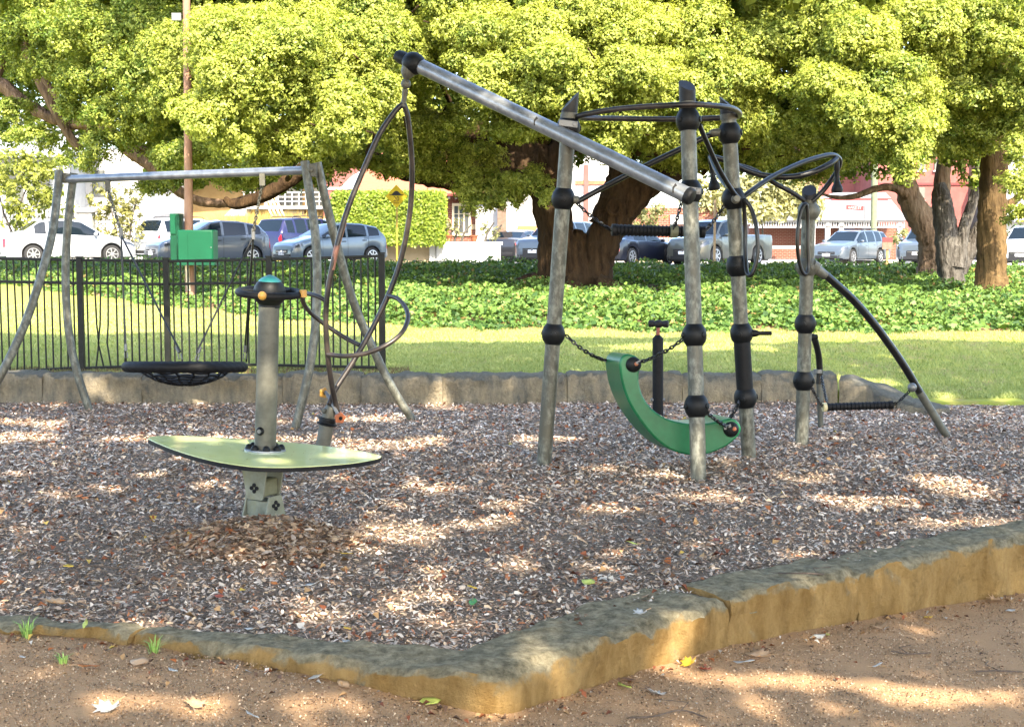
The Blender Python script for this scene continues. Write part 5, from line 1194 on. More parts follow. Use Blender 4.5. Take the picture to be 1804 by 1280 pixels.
r3 = tree_root('golden_trunk_tree', 'straight tree with sunlit golden brown trunk, nearest of the trunks at the right', (W(1745, 522, 25.5).x, 25.5, lawn_z(9, 25.5)))
mb = MB()
px_limb(mb, [(1745, 532, .33), (1746, 505, .285), (1747, 450, .265), (1748, 390, .255), (1750, 330, .25), (1752, 270, .24), (1755, 180, .22, .3), (1765, 60, .18, .8)], 25.5, seed=71, flare=.3)
px_limb(mb, [(1753, 390, .10), (1772, 368, .085), (1795, 345, .06), (1820, 325, .05)], 25.6, seed=73, n=10)
px_limb(mb, [(1752, 260, .16), (1725, 215, .12), (1690, 190, .09)], 25.4, seed=74)
mb.build('trunk', bark_o, r3, sharp=180)
bl = [pb(*q) for q in [(1700,70,100,75,24),(1790,70,90,75,23.6),(1720,150,80,50,24.2),(1800,160,60,60,23.8),(1690,200,60,40,24.6),(1760,225,70,40,24.6),(1800,260,50,40,24),(1795,320,38,34,23.6),(1700,260,55,28,25),(1790,380,30,18,24.4),(1740,190,50,40,24.4)]]
fr = rosettes(cauli(bl, 3), 150, 11, .051, young=.68, seed=18)
bk = rosettes([pb(px, py, 90, 55, random.uniform(29, 34)) for px in range(1690, 1860, 80) for py in (-10, 70, 150, 220)], 17, 10, .13, face=False, young=.35, seed=19, spread=.2)
V, q, c = merge(fr, bk); np_mesh('crown', V, quads=q, mat=m_leaf, color=c, parent=r3)

# ---- shrubs, hedge and small trees by the houses
def shrub(name, label, blobs, dens, ls, pal, seed, young=.6, stems=(), y=55, cat='shrub', k=10, spread=.16):
    p = blobs[0][0]; root = thing(name, label, cat, (p[0], p[1], road_z(p[0])))
    V, q, c = rosettes(blobs, dens, k, ls, face=False, young=young, seed=seed, spread=spread, pal=pal); np_mesh('foliage', V, quads=q, mat=m_leaf, color=c, parent=root)
    if stems:
        m_ = MB()
        for st_ in stems: m_.tube([W(a, b, y) for a, b in st_], [.05 - .03 * i / len(st_) for i in range(len(st_))], 6)
        m_.build('stem', bark_g, root)
    return root
yg = ((.13, .16, .03), (.34, .36, .06)); ol = ((.16, .17, .07), (.40, .38, .17)); dk = ((.03, .06, .012), (.09, .15, .03))
shrub('street_tree', 'small airy yellow green street tree at the left edge behind the white sedan', [pb(50, 330, 55, 55, 52), pb(15, 300, 45, 40, 52), pb(75, 290, 35, 30, 52), pb(40, 385, 40, 25, 52), pb(85, 345, 25, 25, 52)], 8, .16, yg, 21, .7, [((28, 470), (25, 420), (35, 360), (60, 300)), ((26, 420), (8, 380), (-5, 330))], 52, 'tree')
shrub('climbing_plant', 'straggly climbing plant covering the railing right of the gate pillar', [pb(200, 395, 32, 50, 54.6), pb(232, 405, 26, 48, 54.6), pb(180, 345, 25, 30, 54.8), pb(222, 350, 30, 24, 54.8)], 7, .14, ((.12, .12, .04), (.34, .32, .10)), 22, .55, [((205, 460), (203, 400), (190, 340)), ((225, 460), (230, 400), (240, 350))], 54.6)
shrub('small_conifer', 'thin bush between the gate pillar and the iron fence', [pb(122, 385, 14, 35, 54.4), pb(120, 420, 16, 30, 54.4)], 8, .13, yg, 23)
# clipped hedge: a boxy body of small leaves
hx0, hx1, hz0, hz1, hy0, hy1 = X(589, 52.6), X(780, 52.6), Z(431, 52.6), Z(341, 52.6), 52.6, 54.4
he = thing('clipped_hedge', 'tall clipped box shaped bright green hedge behind the yellow sign', 'hedge', ((hx0 + hx1) / 2, 53.4, road_z(-6)))
m_ = MB(); m_.box(hx0 + .1, hx1 - .1, hy0 + .12, hy1 - .1, hz0 + .05, hz1 - .12); m_.build('hedge_core', mat('hedge inside', (.02, .04, .008), .9, 0, (.04, .07, .015), 6), he)
rg = np.random.default_rng(77); n = 26000; P_ = np.stack([rg.uniform(hx0, hx1, n), np.full(n, hy0), rg.uniform(hz0, hz1, n)], 1); Nn = np.tile([0., -1., .25], (n, 1))
k_ = n * 2 // 7; P_[:k_, 1] = rg.uniform(hy0, hy1, k_); P_[:k_, 2] = hz1; Nn[:k_] = [0, -.2, 1.]
k2 = k_ + n // 8; P_[k_:k2, 0] = np.where(rg.random(k2 - k_) < .5, hx0, hx1); P_[k_:k2, 1] = rg.uniform(hy0, hy1, k2 - k_)
P_ += rg.normal(0, .055, (n, 3)); lum = np.sin(P_[:, 0] * 5) * np.sin(P_[:, 2] * 6 + P_[:, 0]) * .04; P_[:, 1] += lum
sz = rg.uniform(.08, .15, n); V, q = leaf_cards(P_, Nn + rg.normal(0, .5, (n, 3)), sz, sz * .6, .2, rg); yv = np.clip(rg.normal(.6, .28, (n, 1)), 0, 1); col = (1 - yv) * np.array([.10, .17, .02]) + yv * np.array([.32, .40, .05])
np_mesh('foliage', V, quads=q, mat=m_leaf, color=np.repeat(col, 4, axis=0), parent=he)
for i, (px, py, rx, ry, lb) in enumerate([(785, 408, 15, 22, 'bushy potted plant beside the hedge on the planter wall'), (808, 400, 12, 14, 'pale leafed plant in front of the cream french doors'), (862, 408, 18, 18, 'spiky plant at the right end of the white planter wall')]):
    shrub('potted_plant', lb, [pb(px, py, rx, ry, 53.3)], 10, .12, ol, 30 + i, .6, [((px - 8, 428), (px - 4, 412), (px + 8, 392)), ((px + 4, 428), (px + 10, 410), (px + 22, 396))], 53.3, 'plant', 8, .12)
shrub('olive_bush', 'round olive coloured bush above the navy car', [pb(1135, 385, 28, 26, 62), pb(1112, 372, 22, 20, 62), pb(1160, 375, 18, 16, 62)], 9, .16, ol, 41, .6, [((1135, 440), (1134, 400))], 62)
wt = shrub('weeping_tree', 'pale feathery weeping tree behind the climbing frame', [pb(1350, 335, 60, 40, 66), pb(1290, 350, 45, 40, 66), pb(1400, 345, 50, 36, 66), pb(1240, 350, 40, 30, 66.5), pb(1345, 372, 55, 18, 65.5), pb(1420, 368, 28, 18, 65.5)], 9, .22, ((.22, .22, .09), (.46, .44, .22)), 42, .62, [((1345, 460), (1343, 400), (1330, 330))], 66, 'tree', 10, .3)
shrub('garden_shrub', 'dark green shrubs beside the white flats at the right edge', [pb(1790, 412, 24, 14, 72), pb(1770, 425, 18, 14, 72)], 6, .2, dk, 43, .6, (), 72)
shrub('leafy_shrub', 'green shrub beside the notice board between two parked cars', [pb(1580, 425, 12, 14, 66), pb(1592, 415, 10, 10, 66)], 9, .16, ol, 44)
# dry ornamental grass bank
n = 9000; px_ = rg.uniform(395, 545, n); yb_ = rg.uniform(55.2, 57.5, n); B0 = np.stack([(px_ - 902) / 2400 * yb_, yb_, np.full(n, .8) + rg.uniform(0, .5, n)], 1); h_ = rg.uniform(.7, 1.75, n); an = rg.normal(0, .35, (n, 2))
T0 = B0 + np.stack([an[:, 0] * h_, an[:, 1] * h_, h_], 1); wd = np.stack([rg.uniform(.015, .035, n), np.zeros(n), np.zeros(n)], 1)
V = np.stack([B0 - wd, B0 + wd, T0], 1).reshape(-1, 3); col = np.array([.42, .30, .09]) * rg.uniform(.7, 1.25, (n, 1)) + rg.normal(0, .02, (n, 3))
o = np_mesh('dry_grass', V, tris=np.arange(n * 3, dtype=np.int32).reshape(n, 3), mat=m_dry, color=np.repeat(np.clip(col, .02, 1), 3, axis=0)); tag(o, 'bank of straw coloured ornamental grass behind the parked hatchbacks', 'grass', kind='stuff')

# ---- ivy bed
def ivy_edge(x): return np.interp(x, [-14, -10.5, -8, -6, -4.2, -2.2, 0, 3, 9], [34, 29.5, 26, 23.4, 21.2, 19.2, 18.3, 17.9, 17.6])
rg = np.random.default_rng(5); n = 275000
yy = 17.3 + (40.8 - 17.3) * rg.random(n) ** 1.25; xx = rg.uniform(-1, 1, n) * (yy * .43 + .9)
ed = ivy_edge(xx) + .25 * np.sin(xx * 2.3) + .15 * np.sin(xx * 6.1)
keep = yy > ed + rg.normal(0, .12, n); tr = ((xx - 1.2) / 2.2) ** 2 + ((yy - 28.6) / 1.2) ** 2; keep &= tr > .75 + .3 * rg.random(n)
litter = (np.abs(xx - 2.3) < 1.3) & (np.abs(yy - 26.8) < 1.0); keep &= ~(litter & (rg.random(n) < .8))
xx, yy = xx[keep], yy[keep]; n = len(xx); ed = ivy_edge(xx)
zz = np.interp(yy, [12.5, 13.2, 18, 22, 32, 38, 42], [.23, .27, .36, .42, .60, .72, .76]) - .006 * xx * np.interp(yy, [20, 38], [0, 1])
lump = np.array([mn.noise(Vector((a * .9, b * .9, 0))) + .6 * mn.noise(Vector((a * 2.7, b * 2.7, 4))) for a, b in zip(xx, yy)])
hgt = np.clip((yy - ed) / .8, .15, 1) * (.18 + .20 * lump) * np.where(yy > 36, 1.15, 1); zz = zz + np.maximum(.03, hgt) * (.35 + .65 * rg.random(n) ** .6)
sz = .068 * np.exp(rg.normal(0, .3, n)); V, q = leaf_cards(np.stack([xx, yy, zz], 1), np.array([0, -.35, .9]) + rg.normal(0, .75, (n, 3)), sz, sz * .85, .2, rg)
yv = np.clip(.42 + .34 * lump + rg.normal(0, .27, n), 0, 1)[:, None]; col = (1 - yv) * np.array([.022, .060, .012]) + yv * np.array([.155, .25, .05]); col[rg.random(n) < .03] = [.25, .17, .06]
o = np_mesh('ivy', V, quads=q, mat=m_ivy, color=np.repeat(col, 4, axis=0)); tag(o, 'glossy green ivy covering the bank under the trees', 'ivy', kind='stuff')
gx = np.linspace(-20, 20, 190); V = []; gy = np.linspace(17.4, 41, 100)
for b in gy:
    for a in gx:
        e = float(ivy_edge(a)) + .3; dz = -.05 if b < e else .03 + .05 * nz(a, b, .9)
        V.append((a, b, lawn_z(a, b) + dz))
nx = len(gx); Q = np.array([(j * nx + i, j * nx + i + 1, (j + 1) * nx + i + 1, (j + 1) * nx + i) for j in range(len(gy) - 1) for i in range(nx - 1)], dtype=np.int32)
np_mesh('garden_bed', np.array(V), quads=Q, mat=m_soil, smooth=True)['kind'] = 'structure'

# ---- lawn blades
n = 200000; yy = 12.9 + 11 * rg.random(n) ** 1.3; xx = rg.uniform(-1, 1, n) * (yy * .45 + .9); k_ = (yy < ivy_edge(xx) + .4); xx, yy = xx[k_], yy[k_]; n = len(xx)
zz = np.array([lawn_z(a, b) for a, b in zip(xx, yy)]); keep = ~((yy < 13.0)); 
B0 = np.stack([xx, yy, zz - .004], 1); hh_ = rg.uniform(.018, .045, n); an = rg.normal(0, .55, (n, 2)); T0 = B0 + np.stack([an[:, 0] * hh_, an[:, 1] * hh_, hh_], 1); ag = rg.uniform(0, 6.28, n); wd = np.stack([np.cos(ag), np.sin(ag), 0 * ag], 1) * rg.uniform(.004, .009, n)[:, None]
pt = np.array([mn.noise(Vector((a * .55, b * .3, 2))) + .7 * mn.noise(Vector((a * 2.1, b * 1.6, 7))) for a, b in zip(xx, yy)]); yv = np.clip(.5 + .35 * pt + rg.normal(0, .2, n), 0, 1)[:, None]
dry = np.clip((yy - ivy_edge(xx) + 1.2) / 1.2, 0, 1)[:, None] * (rg.random((n, 1)) < .5)
col = (1 - yv) * np.array([.19, .25, .075]) + yv * np.array([.40, .42, .17]); col = col * (1 - dry) + np.array([.34, .25, .11]) * dry; dst = ((yy < 13.45) & (xx < -1) & (rg.random(n) < .75))[:, None]; col = np.where(dst, np.array([.17, .12, .07]), col)
V = np.stack([B0 - wd, B0 + wd, T0], 1).reshape(-1, 3)
o = np_mesh('grass', V, tris=np.arange(n * 3, dtype=np.int32).reshape(n, 3), mat=m_grass, color=np.repeat(col, 3, axis=0)); tag(o, 'short mown grass of the lawn behind the stone wall', 'grass', kind='stuff')

# ---- bark chips and dead leaf litter on the play bed
def chips(xx, yy, zz, rg, lmin, lmax, mound=False):
    n = len(xx); L = np.exp(rg.uniform(np.log(lmin), np.log(lmax), n)); Wd_ = L * rg.uniform(.22, .62, n); lg = rg.random(n) < .035; L[lg] *= 2.0; Wd_[lg] *= .55
    lowf = np.array([mn.noise(Vector((a * .8, b * .8, 1))) + .5 * mn.noise(Vector((a * 2.3, b * 2.3, 5))) for a, b in zip(xx, yy)])
    nor = unit(np.array([0, 0, 1.]) + rg.normal(0, .36, (n, 3)) * np.array([1, 1, .3])); C = np.stack([xx, yy, zz + rg.uniform(.002, .022, n)], 1)
    t = unit(np.cross(nor, rg.normal(size=(n, 3)))); b_ = np.cross(nor, t); L_ = L[:, None]; W_ = Wd_[:, None]; j = lambda s: 1 + rg.normal(0, s, (n, 1))
    cv = rg.uniform(-.05, .32, (n, 1)) * L_ * .5; sk = rg.normal(0, .2, (n, 1)) * W_; e0, e1 = rg.uniform(.15, .9, (n, 1)), rg.uniform(.1, .8, (n, 1))
    V = np.stack([C - t * L_ * .5 * j(.2) + b_ * W_ * .5 * e0, C - t * L_ * .5 * j(.2) - b_ * W_ * .5 * e0, C + nor * cv + b_ * (W_ * .5 * j(.2) + sk), C + nor * cv - b_ * (W_ * .5 * j(.2) - sk), C + t * L_ * .5 * j(.2) + b_ * W_ * .5 * e1, C + t * L_ * .5 * j(.2) - b_ * W_ * .5 * e1], 1).reshape(-1, 3)
    i6 = np.arange(n)[:, None] * 6; q = np.concatenate([i6 + np.array([[0, 1, 3, 2]]), i6 + np.array([[2, 3, 5, 4]])]).astype(np.int32)
    pal = np.array([[.32, .275, .245], [.42, .375, .34], [.52, .47, .42], [.20, .14, .105], [.10, .07, .052], [.34, .245, .17], [.28, .12, .06], [.45, .345, .24]])
    pr = np.array([.20, .13, .05, .20, .19, .12, .07, .06]); 
    if mound: pal = pal * .72
    if mound: pr = np.array([.10, .06, .03, .26, .14, .22, .07, .12])
    c = pal[rg.choice(8, n, p=pr / pr.sum())] * rg.uniform(.9, 1.5, (n, 1)) * np.array([1.06, 1.0, .90]) * (1 + .30 * lowf[:, None] + .22 * np.clip((yy - 8) / 4, 0, 1)[:, None]); return V, q, np.repeat(c, 6, axis=0)
rg = np.random.default_rng(9); n = 215000
yy = 4.6 + 8.05 * rg.random(n) ** 1.15; xx = rg.uniform(-1, 1, n) * (yy * .42 + .6); k_ = (yy > kerb_y(xx) + np.interp(xx, [-2.3, -1.4, -.6, .3, .9, 2], [.10, .12, .18, .31, .30, .24]) + rg.normal(0, .04, n)); k_ &= (xx < 2.8) | (yy < 12.5); xx, yy = xx[k_], yy[k_]
zz = np.array([mulch_z(a, b) for a, b in zip(xx, yy)]); near = yy < 7.5
A = chips(xx[near], yy[near], zz[near], rg, .008, .034); Bq = chips(xx[~near], yy[~near], zz[~near], rg, .011, .042)
n = 9000; a_ = rg.uniform(0, 6.28, n); r_ = rg.random(n) ** .5; xm = MOUND[0] + np.cos(a_) * r_ * .50; ym = MOUND[1] + np.sin(a_) * r_ * .36; zm_ = np.array([mulch_z(a, b) for a, b in zip(xm, ym)])
V, q, c = merge(A, Bq, chips(xm, ym, zm_, rg, .015, .06, True))
n = 1300; yl = 4.7 + 7.8 * rg.random(n); xl = rg.uniform(-1, 1, n) * (yl * .4 + .4); k_ = (yl > kerb_y(xl) + .3); xl, yl = xl[k_], yl[k_]; n = len(xl); zl_ = np.array([mulch_z(a, b) for a, b in zip(xl, yl)]) + .022
szl = rg.uniform(.022, .055, n); Vl, ql = leaf_cards(np.stack([xl, yl, zl_], 1), np.array([0, -.1, 1.]) + rg.normal(0, .3, (n, 3)), szl, szl * .7, .35, rg)
pl5 = np.array([[.30, .10, .035], [.20, .065, .03], [.40, .24, .11], [.14, .08, .05], [.46, .33, .08], [.50, .46, .40]]); cl = pl5[rg.choice(6, n, p=[.2, .24, .2, .28, .02, .06])] * rg.uniform(.8, 1.2, (n, 1))
V, q, c = merge((V, q, c), (Vl, ql, np.repeat(cl, 4, axis=0)))
o = np_mesh('bark_chips', V, quads=q, mat=m_chip, color=c); tag(o, 'grey brown bark chips and dead leaf litter covering the play bed', 'mulch', kind='stuff')
# gravel grains on the path
n = 80000; yy = 3.9 + 3.4 * rg.random(n) ** 1.1; xx = rg.uniform(-1, 1, n) * (yy * .385 + .3); k_ = yy < kerb_y(xx) - .01; xx, yy = xx[k_], yy[k_]; n = len(xx)
zz = np.array([path_z(a) + .010 * nz(a, b, 2.0) + .006 * nz(a, b, 9, 5) for a, b in zip(xx, yy)]); L = rg.uniform(.004, .011, n)
V, q = leaf_cards(np.stack([xx, yy, zz + .002], 1), np.array([0, 0, 1.]) + rg.normal(0, .5, (n, 3)), L, L * .8, .4, rg)
pal = np.array([[.42, .29, .18], [.27, .17, .10], [.54, .41, .28], [.14, .09, .06]]); c = pal[rg.choice(4, n, p=[.4, .3, .18, .12])]
n = 520; xl = rg.uniform(-2.6, 3.0, n); off_ = np.where(rg.random(n) < .55, np.abs(rg.normal(0, .10, n)), rg.uniform(0, 2.2, n)); yl = kerb_y(xl) - .05 - off_; zl_ = np.array([path_z(a) for a in xl]) + .014
szl = rg.uniform(.010, .035, n); Vl, ql = leaf_cards(np.stack([xl, yl, zl_], 1), np.array([0, -.1, 1.]) + rg.normal(0, .3, (n, 3)), szl, szl * .6, .35, rg); cl = pl5[rg.choice(6, n, p=[.1, .15, .3, .3, .02, .13])]
V, q, c = merge((V, q, np.repeat(c, 4, axis=0)), (Vl, ql, np.repeat(cl, 4, axis=0)))
o = np_mesh('gravel', V, quads=q, mat=m_chip, color=c); tag(o, 'fine ochre gravel and leaf crumbs on the path', 'gravel', kind='stuff')

# ---- the trees that shade the play area, standing behind and above the camera
PATCH = [(1450,886,125,9),(1300,873,85,6),(1720,922,105,7),(1650,853,42,11),(1700,870,50,8),(1190,840,50,7),(860,922,60,10),(700,938,66,22),(750,860,45,6),(600,905,40,6),(560,1085,66,14),(730,1056,66,10),(760,1100,50,10),(650,785,70,9),(740,778,40,8),(45,745,50,5),(30,772,60,7),(660,738,60,6),(350,694,75,12),(1430,845,40,5),(150,1228,45,13),(330,1240,75,13),(570,1222,70,16),(560,1270,80,14),(1215,1108,42,34),(1300,1150,110,12),(1480,1146,120,13),(1700,1170,130,22),(1240,1140,60,14),(1655,1002,52,34),(960,1165,40,18),(1750,1050,60,8),(1060,900,50,6),(380,858,40,8),(240,775,60,5),(470,775,170,5),(960,775,60,5),(1050,1180,50,8),(870,1225,40,12),(1180,655,120,6),(700,640,50,8),(1300,640,80,5),(600,905,30,8),(340,885,40,8),(1060,1000,40,6),(700,1075,30,8),(900,890,50,5),(820,640,120,6),(1000,620,90,5),(330,620,120,5),(1500,690,60,5)]
rg = np.random.default_rng(21); n = 100000
for _ in range(95):   # scattered small holes cut in the crowns to let sun flecks through
    r_ = 470 + 790 * rg.random() ** 1.0 if rg.random() < .2 else 700 + 570 * rg.random(); k_ = rg.uniform(.35, 1.0); PATCH.append((rg.uniform(-20, 1820), r_, 26 * k_ * (r_ / 900) ** 1.5, 7 * k_ * (r_ / 900) ** 1.5))
PATCH += [(1370, 880, 200, 3), (1650, 924, 160, 4), (300, 1232, 160, 5), (1550, 1152, 230, 6)]
gx_ = rg.uniform(-11.5, 11.5, n); gy_ = rg.uniform(1.2, 18.2, n)
far_e = 17.3 + .2 * np.sin(gx_ * 1.1) + .15 * np.sin(gx_ * 2.7 + 1) - .085 * gx_
keep = gy_ < far_e
pass; P0 = np.stack([gx_, gy_, np.zeros(n)], 1); f_ = gy_ * CP + EYE * SP; pxs = 902 + F * gx_ / f_; pys = 640 - F * (gy_ * SP - EYE * CP) / f_
wob = np.array([mn.noise(Vector((a * 2.6, b * 4.5, 3))) + .6 * mn.noise(Vector((a * 7, b * 9, 8))) for a, b in zip(gx_, gy_)])
for (a, b, ra_, rb__) in PATCH:
    d2 = ((pxs - a) / (ra_ * 1.25 + 6)) ** 2 + ((pys - b) / (rb__ * .95 + 2.5)) ** 2; keep &= ~(d2 < 1.0 + .75 * wob)  # leaves left out so that sun falls on the chosen ground spots
gx_, gy_ = gx_[keep], gy_[keep]; n = len(gx_)
hz = 6.2 + 3.2 * rg.random(n) + .9 * np.sin(gx_ * .9) * np.sin(gy_ * .8)
Pl = np.stack([gx_, gy_, np.zeros(n)], 1) + SUNV[None, :] * (hz / SUNV[2])[:, None]
L = rg.uniform(.16, .27, n); V, q = leaf_cards(Pl, np.array([.1, -.3, .9]) + rg.normal(0, .35, (n, 3)), L, L * .65, .2, rg)
yv = rg.random((n, 1)); col = (1 - yv) * np.array([.09, .14, .02]) + yv * np.array([.20, .24, .04])
left = Pl[:, 0] < .6
for s_, sel, lb, tx, ty in ((0, left, 'shade tree leaning over the play area from behind the viewer, left one', -5.5, -6.5), (1, ~left, 'shade tree leaning over the play area from behind the viewer, right one', 7.0, -5.5)):
    root = thing('shade_tree', lb, 'tree', (tx, ty, -.4))
    mb = MB(); limb(mb, [(Vector((tx, ty, -.5)), .5), (Vector((tx, ty, 1.5)), .42), (Vector((tx * .9, ty + .8, 4)), .36), (Vector((tx * .7, ty + 3, 6.6)), .26), (Vector((tx * .5, ty + 8, 8.2)), .14)], seed=80 + s_, flare=.4); mb.build('trunk', bark_d, root, sharp=180)
    idx = np.nonzero(sel)[0]; vi = (idx[:, None] * 4 + np.arange(4)[None, :]).ravel()
    np_mesh('crown', V[vi], quads=np.arange(len(vi), dtype=np.int32).reshape(-1, 4), mat=m_leaf, color=np.repeat(col[idx], 4, axis=0), parent=root)
# ================================================================== FALLEN LEAVES, TWIGS, TUFTS
def lm(name, c, c2): return mat(name, c, .6, 0, c2, 30, .1, spec=.3)
LM = {'yellow': lm('yellow dead leaf', (.62, .42, .04), (.50, .30, .03)), 'orange': lm('orange dead leaf', (.42, .15, .03), (.32, .10, .025)), 'rust': lm('rust red leaf', (.26, .06, .03), (.20, .05, .03)),
      'white': lm('bleached leaf', (.44, .43, .40), (.34, .33, .30)), 'tan': lm('tan dead leaf', (.46, .30, .17), (.34, .21, .11)), 'lime': lm('lime green leaf', (.42, .46, .10), (.34, .38, .08)), 'brown': lm('brown dead leaf', (.16, .085, .05), (.11, .06, .035)), 'green': lm('fresh green leaf', (.08, .26, .08), (.06, .2, .06))}
SH = {'oval': [(0, -.5), (.2, -.3), (.27, 0), (.18, .28), (0, .5), (-.18, .28), (-.27, 0), (-.2, -.3)],
      'lobed': [(0, -.55), (.06, -.3), (.3, -.38), (.26, -.16), (.5, -.1), (.32, .08), (.42, .32), (.18, .24), (.1, .55), (-.02, .3), (-.22, .46), (-.24, .18), (-.5, .2), (-.3, 0), (-.46, -.22), (-.2, -.2), (-.16, -.42)],
      'long': [(0, -.5), (.1, -.25), (.13, 0), (.09, .28), (0, .5), (-.09, .28), (-.13, 0), (-.1, -.25)]}
def ground_at(px, py):
    for z0 in (0.0,):
        p = G(px, py, .01)
        if p.y < kerb_y(p.x) - .01:
            for _ in range(8): p = G(px, py, path_z(p.x) + .010 * nz(p.x, p.y, 2.0) + .006 * nz(p.x, p.y, 9, 5))
            return p, 'path'
        if p.y < kerb_y(p.x) + .26: return G(px, py, .055), 'kerb'
        for _ in range(8): p = G(px, py, mulch_z(p.x, p.y) + .018)
        return p, 'mulch'
def fallen(px, py, size, colr, shape, label, tilt=.3, curl=.5, seed=0):
    size *= 1.3; p, where = ground_at(px, py); rr = random.Random(seed * 7 + int(px)); a = rr.uniform(0, 6.28); out = SH[shape]
    tx, ty = rr.uniform(-tilt, tilt), rr.uniform(-tilt, tilt); vs = []
    def pt(u, v):
        x = (u * math.cos(a) - v * math.sin(a)) * size; y = (u * math.sin(a) + v * math.cos(a)) * size
        z = size * (curl * (u * u * 1.6 + .5 * v * v) + .04 * math.sin(9 * u + 7 * v)) + x * tx + y * ty; return (p.x + x, p.y + y, p.z + z)
    n = len(out); vs = [pt(u, v) for u, v in out] + [pt(u * .5, v * .5) for u, v in out] + [pt(0, 0)]
    fs = [(i, (i + 1) % n, n + (i + 1) % n, n + i) for i in range(n)] + [(n + i, n + (i + 1) % n, 2 * n) for i in range(n)]
    zmin = min(v[2] for v in vs); vs = [(x, y, z - zmin + p.z + .006) for x, y, z in vs]
    root = thing('fallen_leaf', label, 'leaf', (p.x, p.y, p.z), 0, 'fallen leaves')
    mb = MB(); mb.add(vs, fs); bl = mb.build('blade', LM[colr], root, sharp=180)
    sm = bl.modifiers.new('thick', 'SOLIDIFY'); sm.thickness = .0012
    mb = MB(); q0, q1 = Vector(vs[0]), Vector(pt(rr.uniform(-.1, .1), -.85)); q1.z = q0.z + .004; mb.tube([Vector(vs[n]), q0, q1], .0012, 5); mb.build('stalk', LM['tan'], root)
LEAVES = [
 (478, 977, .060, 'yellow', 'oval', 'bright yellow leaf at the foot of the brown mound under the platform'),
 (610, 978, .055, 'yellow', 'long', 'curled yellow leaf right of the brown mound'),
 (121, 1000, .052, 'yellow', 'oval', 'folded yellow leaf at the left of the bark chips'),
 (96, 1066, .075, 'tan', 'lobed', 'crumpled tan lobed leaf near the left end of the kerb'),
 (650, 932, .060, 'tan', 'oval', 'cream leaf in the sun patch right of the mound'),
 (1036, 1030, .065, 'lime', 'oval', 'pale lime folded leaf on the chips in the middle front'),
 (833, 1064, .050, 'green', 'oval', 'single green leaf on the chips near the kerb corner'),
 (832, 1037, .040, 'yellow', 'oval', 'small yellow leaf just above the green leaf'),
 (612, 1111, .042, 'yellow', 'oval', 'yellow leaf lying against the inner edge of the left kerb'),
 (610, 1134, .045, 'white', 'oval', 'cream white leaf resting on top of the left kerb'),
 (1115, 960, .055, 'lime', 'long', 'upright lime leaf on a twig in the right hand chips'),
 (386, 1053, .038, 'rust', 'oval', 'rust orange leaf in the left foreground chips'),
 (483, 1030, .034, 'orange', 'oval', 'small orange leaf between mound and kerb'),
 (290, 1063, .055, 'rust', 'oval', 'dark rust round leaf beside the left foreground chips'),
 (1165, 915, .042, 'orange', 'oval', 'orange leaf on the chips in front of the frame'),
 (1262, 953, .040, 'rust', 'oval', 'rust red leaf on the chips right of centre'),
 (1370, 952, .040, 'rust', 'oval', 'dull red leaf behind the right kerb'),
 (1685, 908, .060, 'orange', 'oval', 'large tan orange leaf near the right kerb'),
 (140, 876, .055, 'orange', 'oval', 'orange leaf at the left of the chips, well left of the platform'),
 (322, 860, .055, 'rust', 'oval', 'rust leaf left of the platform bracket'),
 (545, 1034, .075, 'white', 'long', 'bleached white curled leaf in front of the mound'),
 (150, 1104, .055, 'lime', 'long', 'pale lime leaf on the left end of the kerb'),
 (440, 1112, .060, 'white', 'long', 'white leaf flake on the left kerb top'),
 (188, 1252, .07, 'white', 'lobed', 'white jagged lobed leaf lying flat on the path at lower left'),
 (345, 1245, .066, 'tan', 'lobed', 'tan crumpled leaf standing in a sun patch on the path'),
 (156, 1178, .062, 'orange', 'oval', 'orange brown leaf on the path at left'),
 (245, 1172, .070, 'tan', 'oval', 'pair-like buff leaf on the path below the left kerb'),
 (305, 1184, .050, 'white', 'long', 'small white leaf right of the buff leaf on the path'),
 (605, 1210, .055, 'tan', 'oval', 'tan leaf on the path below the middle of the left kerb'),
 (555, 1196, .042, 'white', 'oval', 'white leaf beside the tan leaf on the path'),
 (758, 1240, .060, 'lime', 'oval', 'cream upturned leaf on the path near the kerb corner'),
 (445, 1264, .055, 'white', 'long', 'white sliver of leaf at the bottom edge of the path'),
 (40, 1160, .040, 'white', 'long', 'white leaf on the path at the far left'),
 (1100, 1212, .075, 'lime', 'long', 'pale green leaf at the foot of the right kerb'),
 (1105, 1202, .060, 'brown', 'oval', 'brown leaf tucked behind the pale green leaf'),
 (1157, 1226, .055, 'white', 'lobed', 'white leaf on the path right of the pale green leaf'),
 (1212, 1174, .050, 'yellow', 'lobed', 'golden yellow leaf in the sun at the kerb foot'),
 (1242, 1182, .042, 'rust', 'lobed', 'dark red leaf beside the golden yellow leaf'),
 (1310, 1170, .070, 'white', 'long', 'white leaf in the sun on the path right of the golden leaf'),
 (1335, 1158, .080, 'tan', 'lobed', 'large crumpled tan leaf below the vertical kerb joint'),
 (1440, 1125, .060, 'white', 'oval', 'white leaf at the foot of the right kerb'),
 (1458, 1120, .050, 'lime', 'long', 'lime leaf beside the white leaf under the right kerb'),
 (1550, 1108, .070, 'tan', 'lobed', 'buff leaf heap edge under the cracked kerb block'),
 (1635, 1090, .050, 'yellow', 'oval', 'ochre leaf at the foot of the sunlit kerb patch'),
 (1755, 1060, .065, 'tan', 'lobed', 'buff leaf at the foot of the kerb near the right edge'),
 (1545, 1175, .045, 'white', 'long', 'white leaf lying out on the right part of the path'),
 (1780, 1078, .045, 'white', 'oval', 'small white leaf on the path at far right'),
 (1128, 1082, .045, 'white', 'lobed', 'white leaf on the mossy top of the right kerb'),
 (268, 708, .10, 'white', 'long', 'white bark strip on the chips below the basket swing'),
]
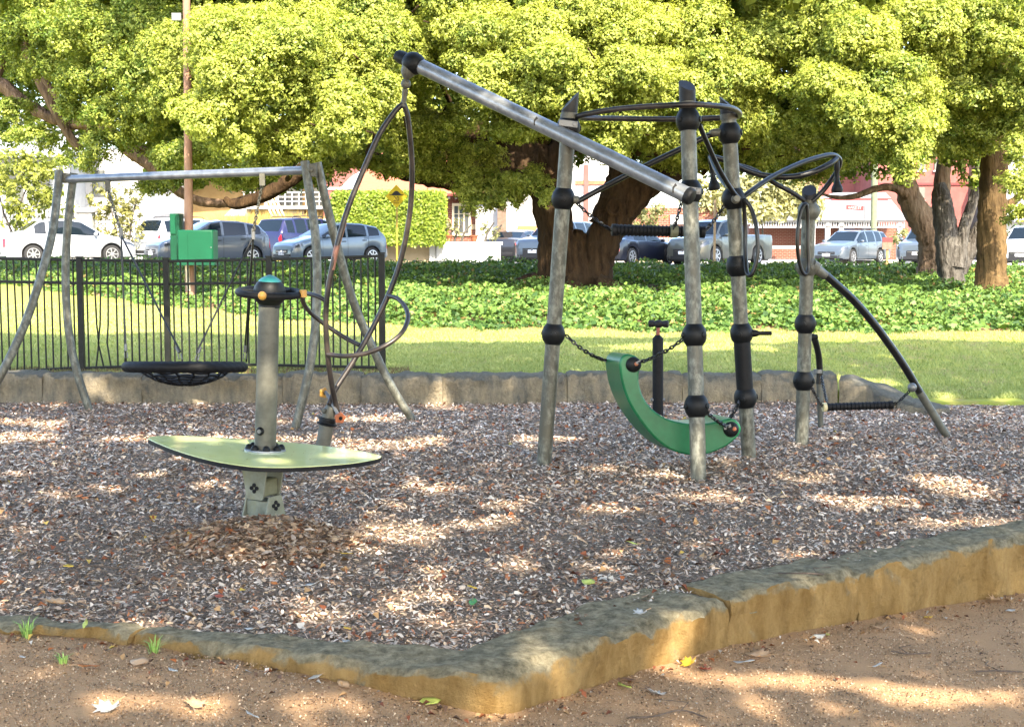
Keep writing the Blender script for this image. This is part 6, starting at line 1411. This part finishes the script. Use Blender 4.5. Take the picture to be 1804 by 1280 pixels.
for i, (px, py, s_, c_, sh, lb) in enumerate(LEAVES): fallen(px, py, s_, c_, sh, lb, seed=i)
twm = mat('dark twig', (.05, .035, .025), .9, 0, (.10, .07, .05), 30)
for pts, lb in (([(1110, 1268), (1150, 1266), (1200, 1255), (1245, 1268)], 'forked dark twig on the path at the bottom right'), ([(1570, 1150), (1600, 1155), (1640, 1153)], 'short dark twig on the path under the right kerb'), ([(1720, 1186), (1760, 1185), (1804, 1187)], 'straight twig on the path at the right edge'),
                ([(280, 846), (300, 828), (330, 815)], 'thin bent twig left of the platform'), ([(120, 1010), (160, 1000), (210, 1004), (250, 1012)], 'long thin twig on the chips at the left'), ([(1088, 945), (1110, 975), (1132, 1005)], 'thin twig lying diagonally on the right hand chips'), ([(1350, 1013), (1440, 1014), (1500, 1022)], 'thin twig lying on top of the right kerb'), ([(1090, 1030), (1180, 998), (1210, 985)], 'dark stick lying by the inner edge of the right kerb')):
    P_ = [ground_at(*p)[0] + Vector((0, 0, .010)) for p in pts]; root = thing('twig', lb, 'twig', P_[0], 0, 'fallen twigs')
    mb = MB(); mb.tube(catmull(P_, 5), [.0035] * (5 * (len(P_) - 1)) + [.0015], 6); mb.build('stem', twm, root)
    mb = MB(); a = P_[len(P_) // 2]; mb.tube([a, a + Vector((random.uniform(-.05, .05), .05, .012)), a + Vector((random.uniform(-.1, .1), .11, .004))], .0018, 5); mb.build('side_shoot', twm, root)
m_tuft = mat('fresh grass tuft', (.16, .30, .05), .6, 0, (.26, .38, .09), 30)
for px, py, n, h_, lb in ((48, 1122, 26, .085, 'green grass tuft at the foot of the kerb, far left'), (272, 1150, 24, .075, 'pale green grass tuft under the second kerb block'), (112, 1166, 30, .045, 'low green weed on the path at left'), (945, 1020, 0, .0, '')):
    if not n: continue
    p, _ = ground_at(px, py); root = thing('grass_tuft', lb, 'grass tuft', p, 0, 'grass tufts by the kerb'); mb = MB(); rr = random.Random(px)
    for i in range(n):
        a = rr.uniform(0, 6.28); l = h_ * rr.uniform(.5, 1.15); d = Vector((math.cos(a), math.sin(a), 0)); s_ = Vector((-d.y, d.x, 0)) * .0028; sp_ = rr.uniform(.2, .9); b = p + d * rr.uniform(0, .02) - Vector((0, 0, .006))
        m1 = b + d * l * sp_ * .4 + Vector((0, 0, l * .7)); m2 = b + d * l * sp_ * 1.1 + Vector((0, 0, l * .85))
        mb.add([b - s_, b + s_, m1 + s_ * .7, m1 - s_ * .7, m2], [(0, 1, 2, 3), (3, 2, 4)])
    mb.build('blades', m_tuft, root)['kind'] = 'stuff'
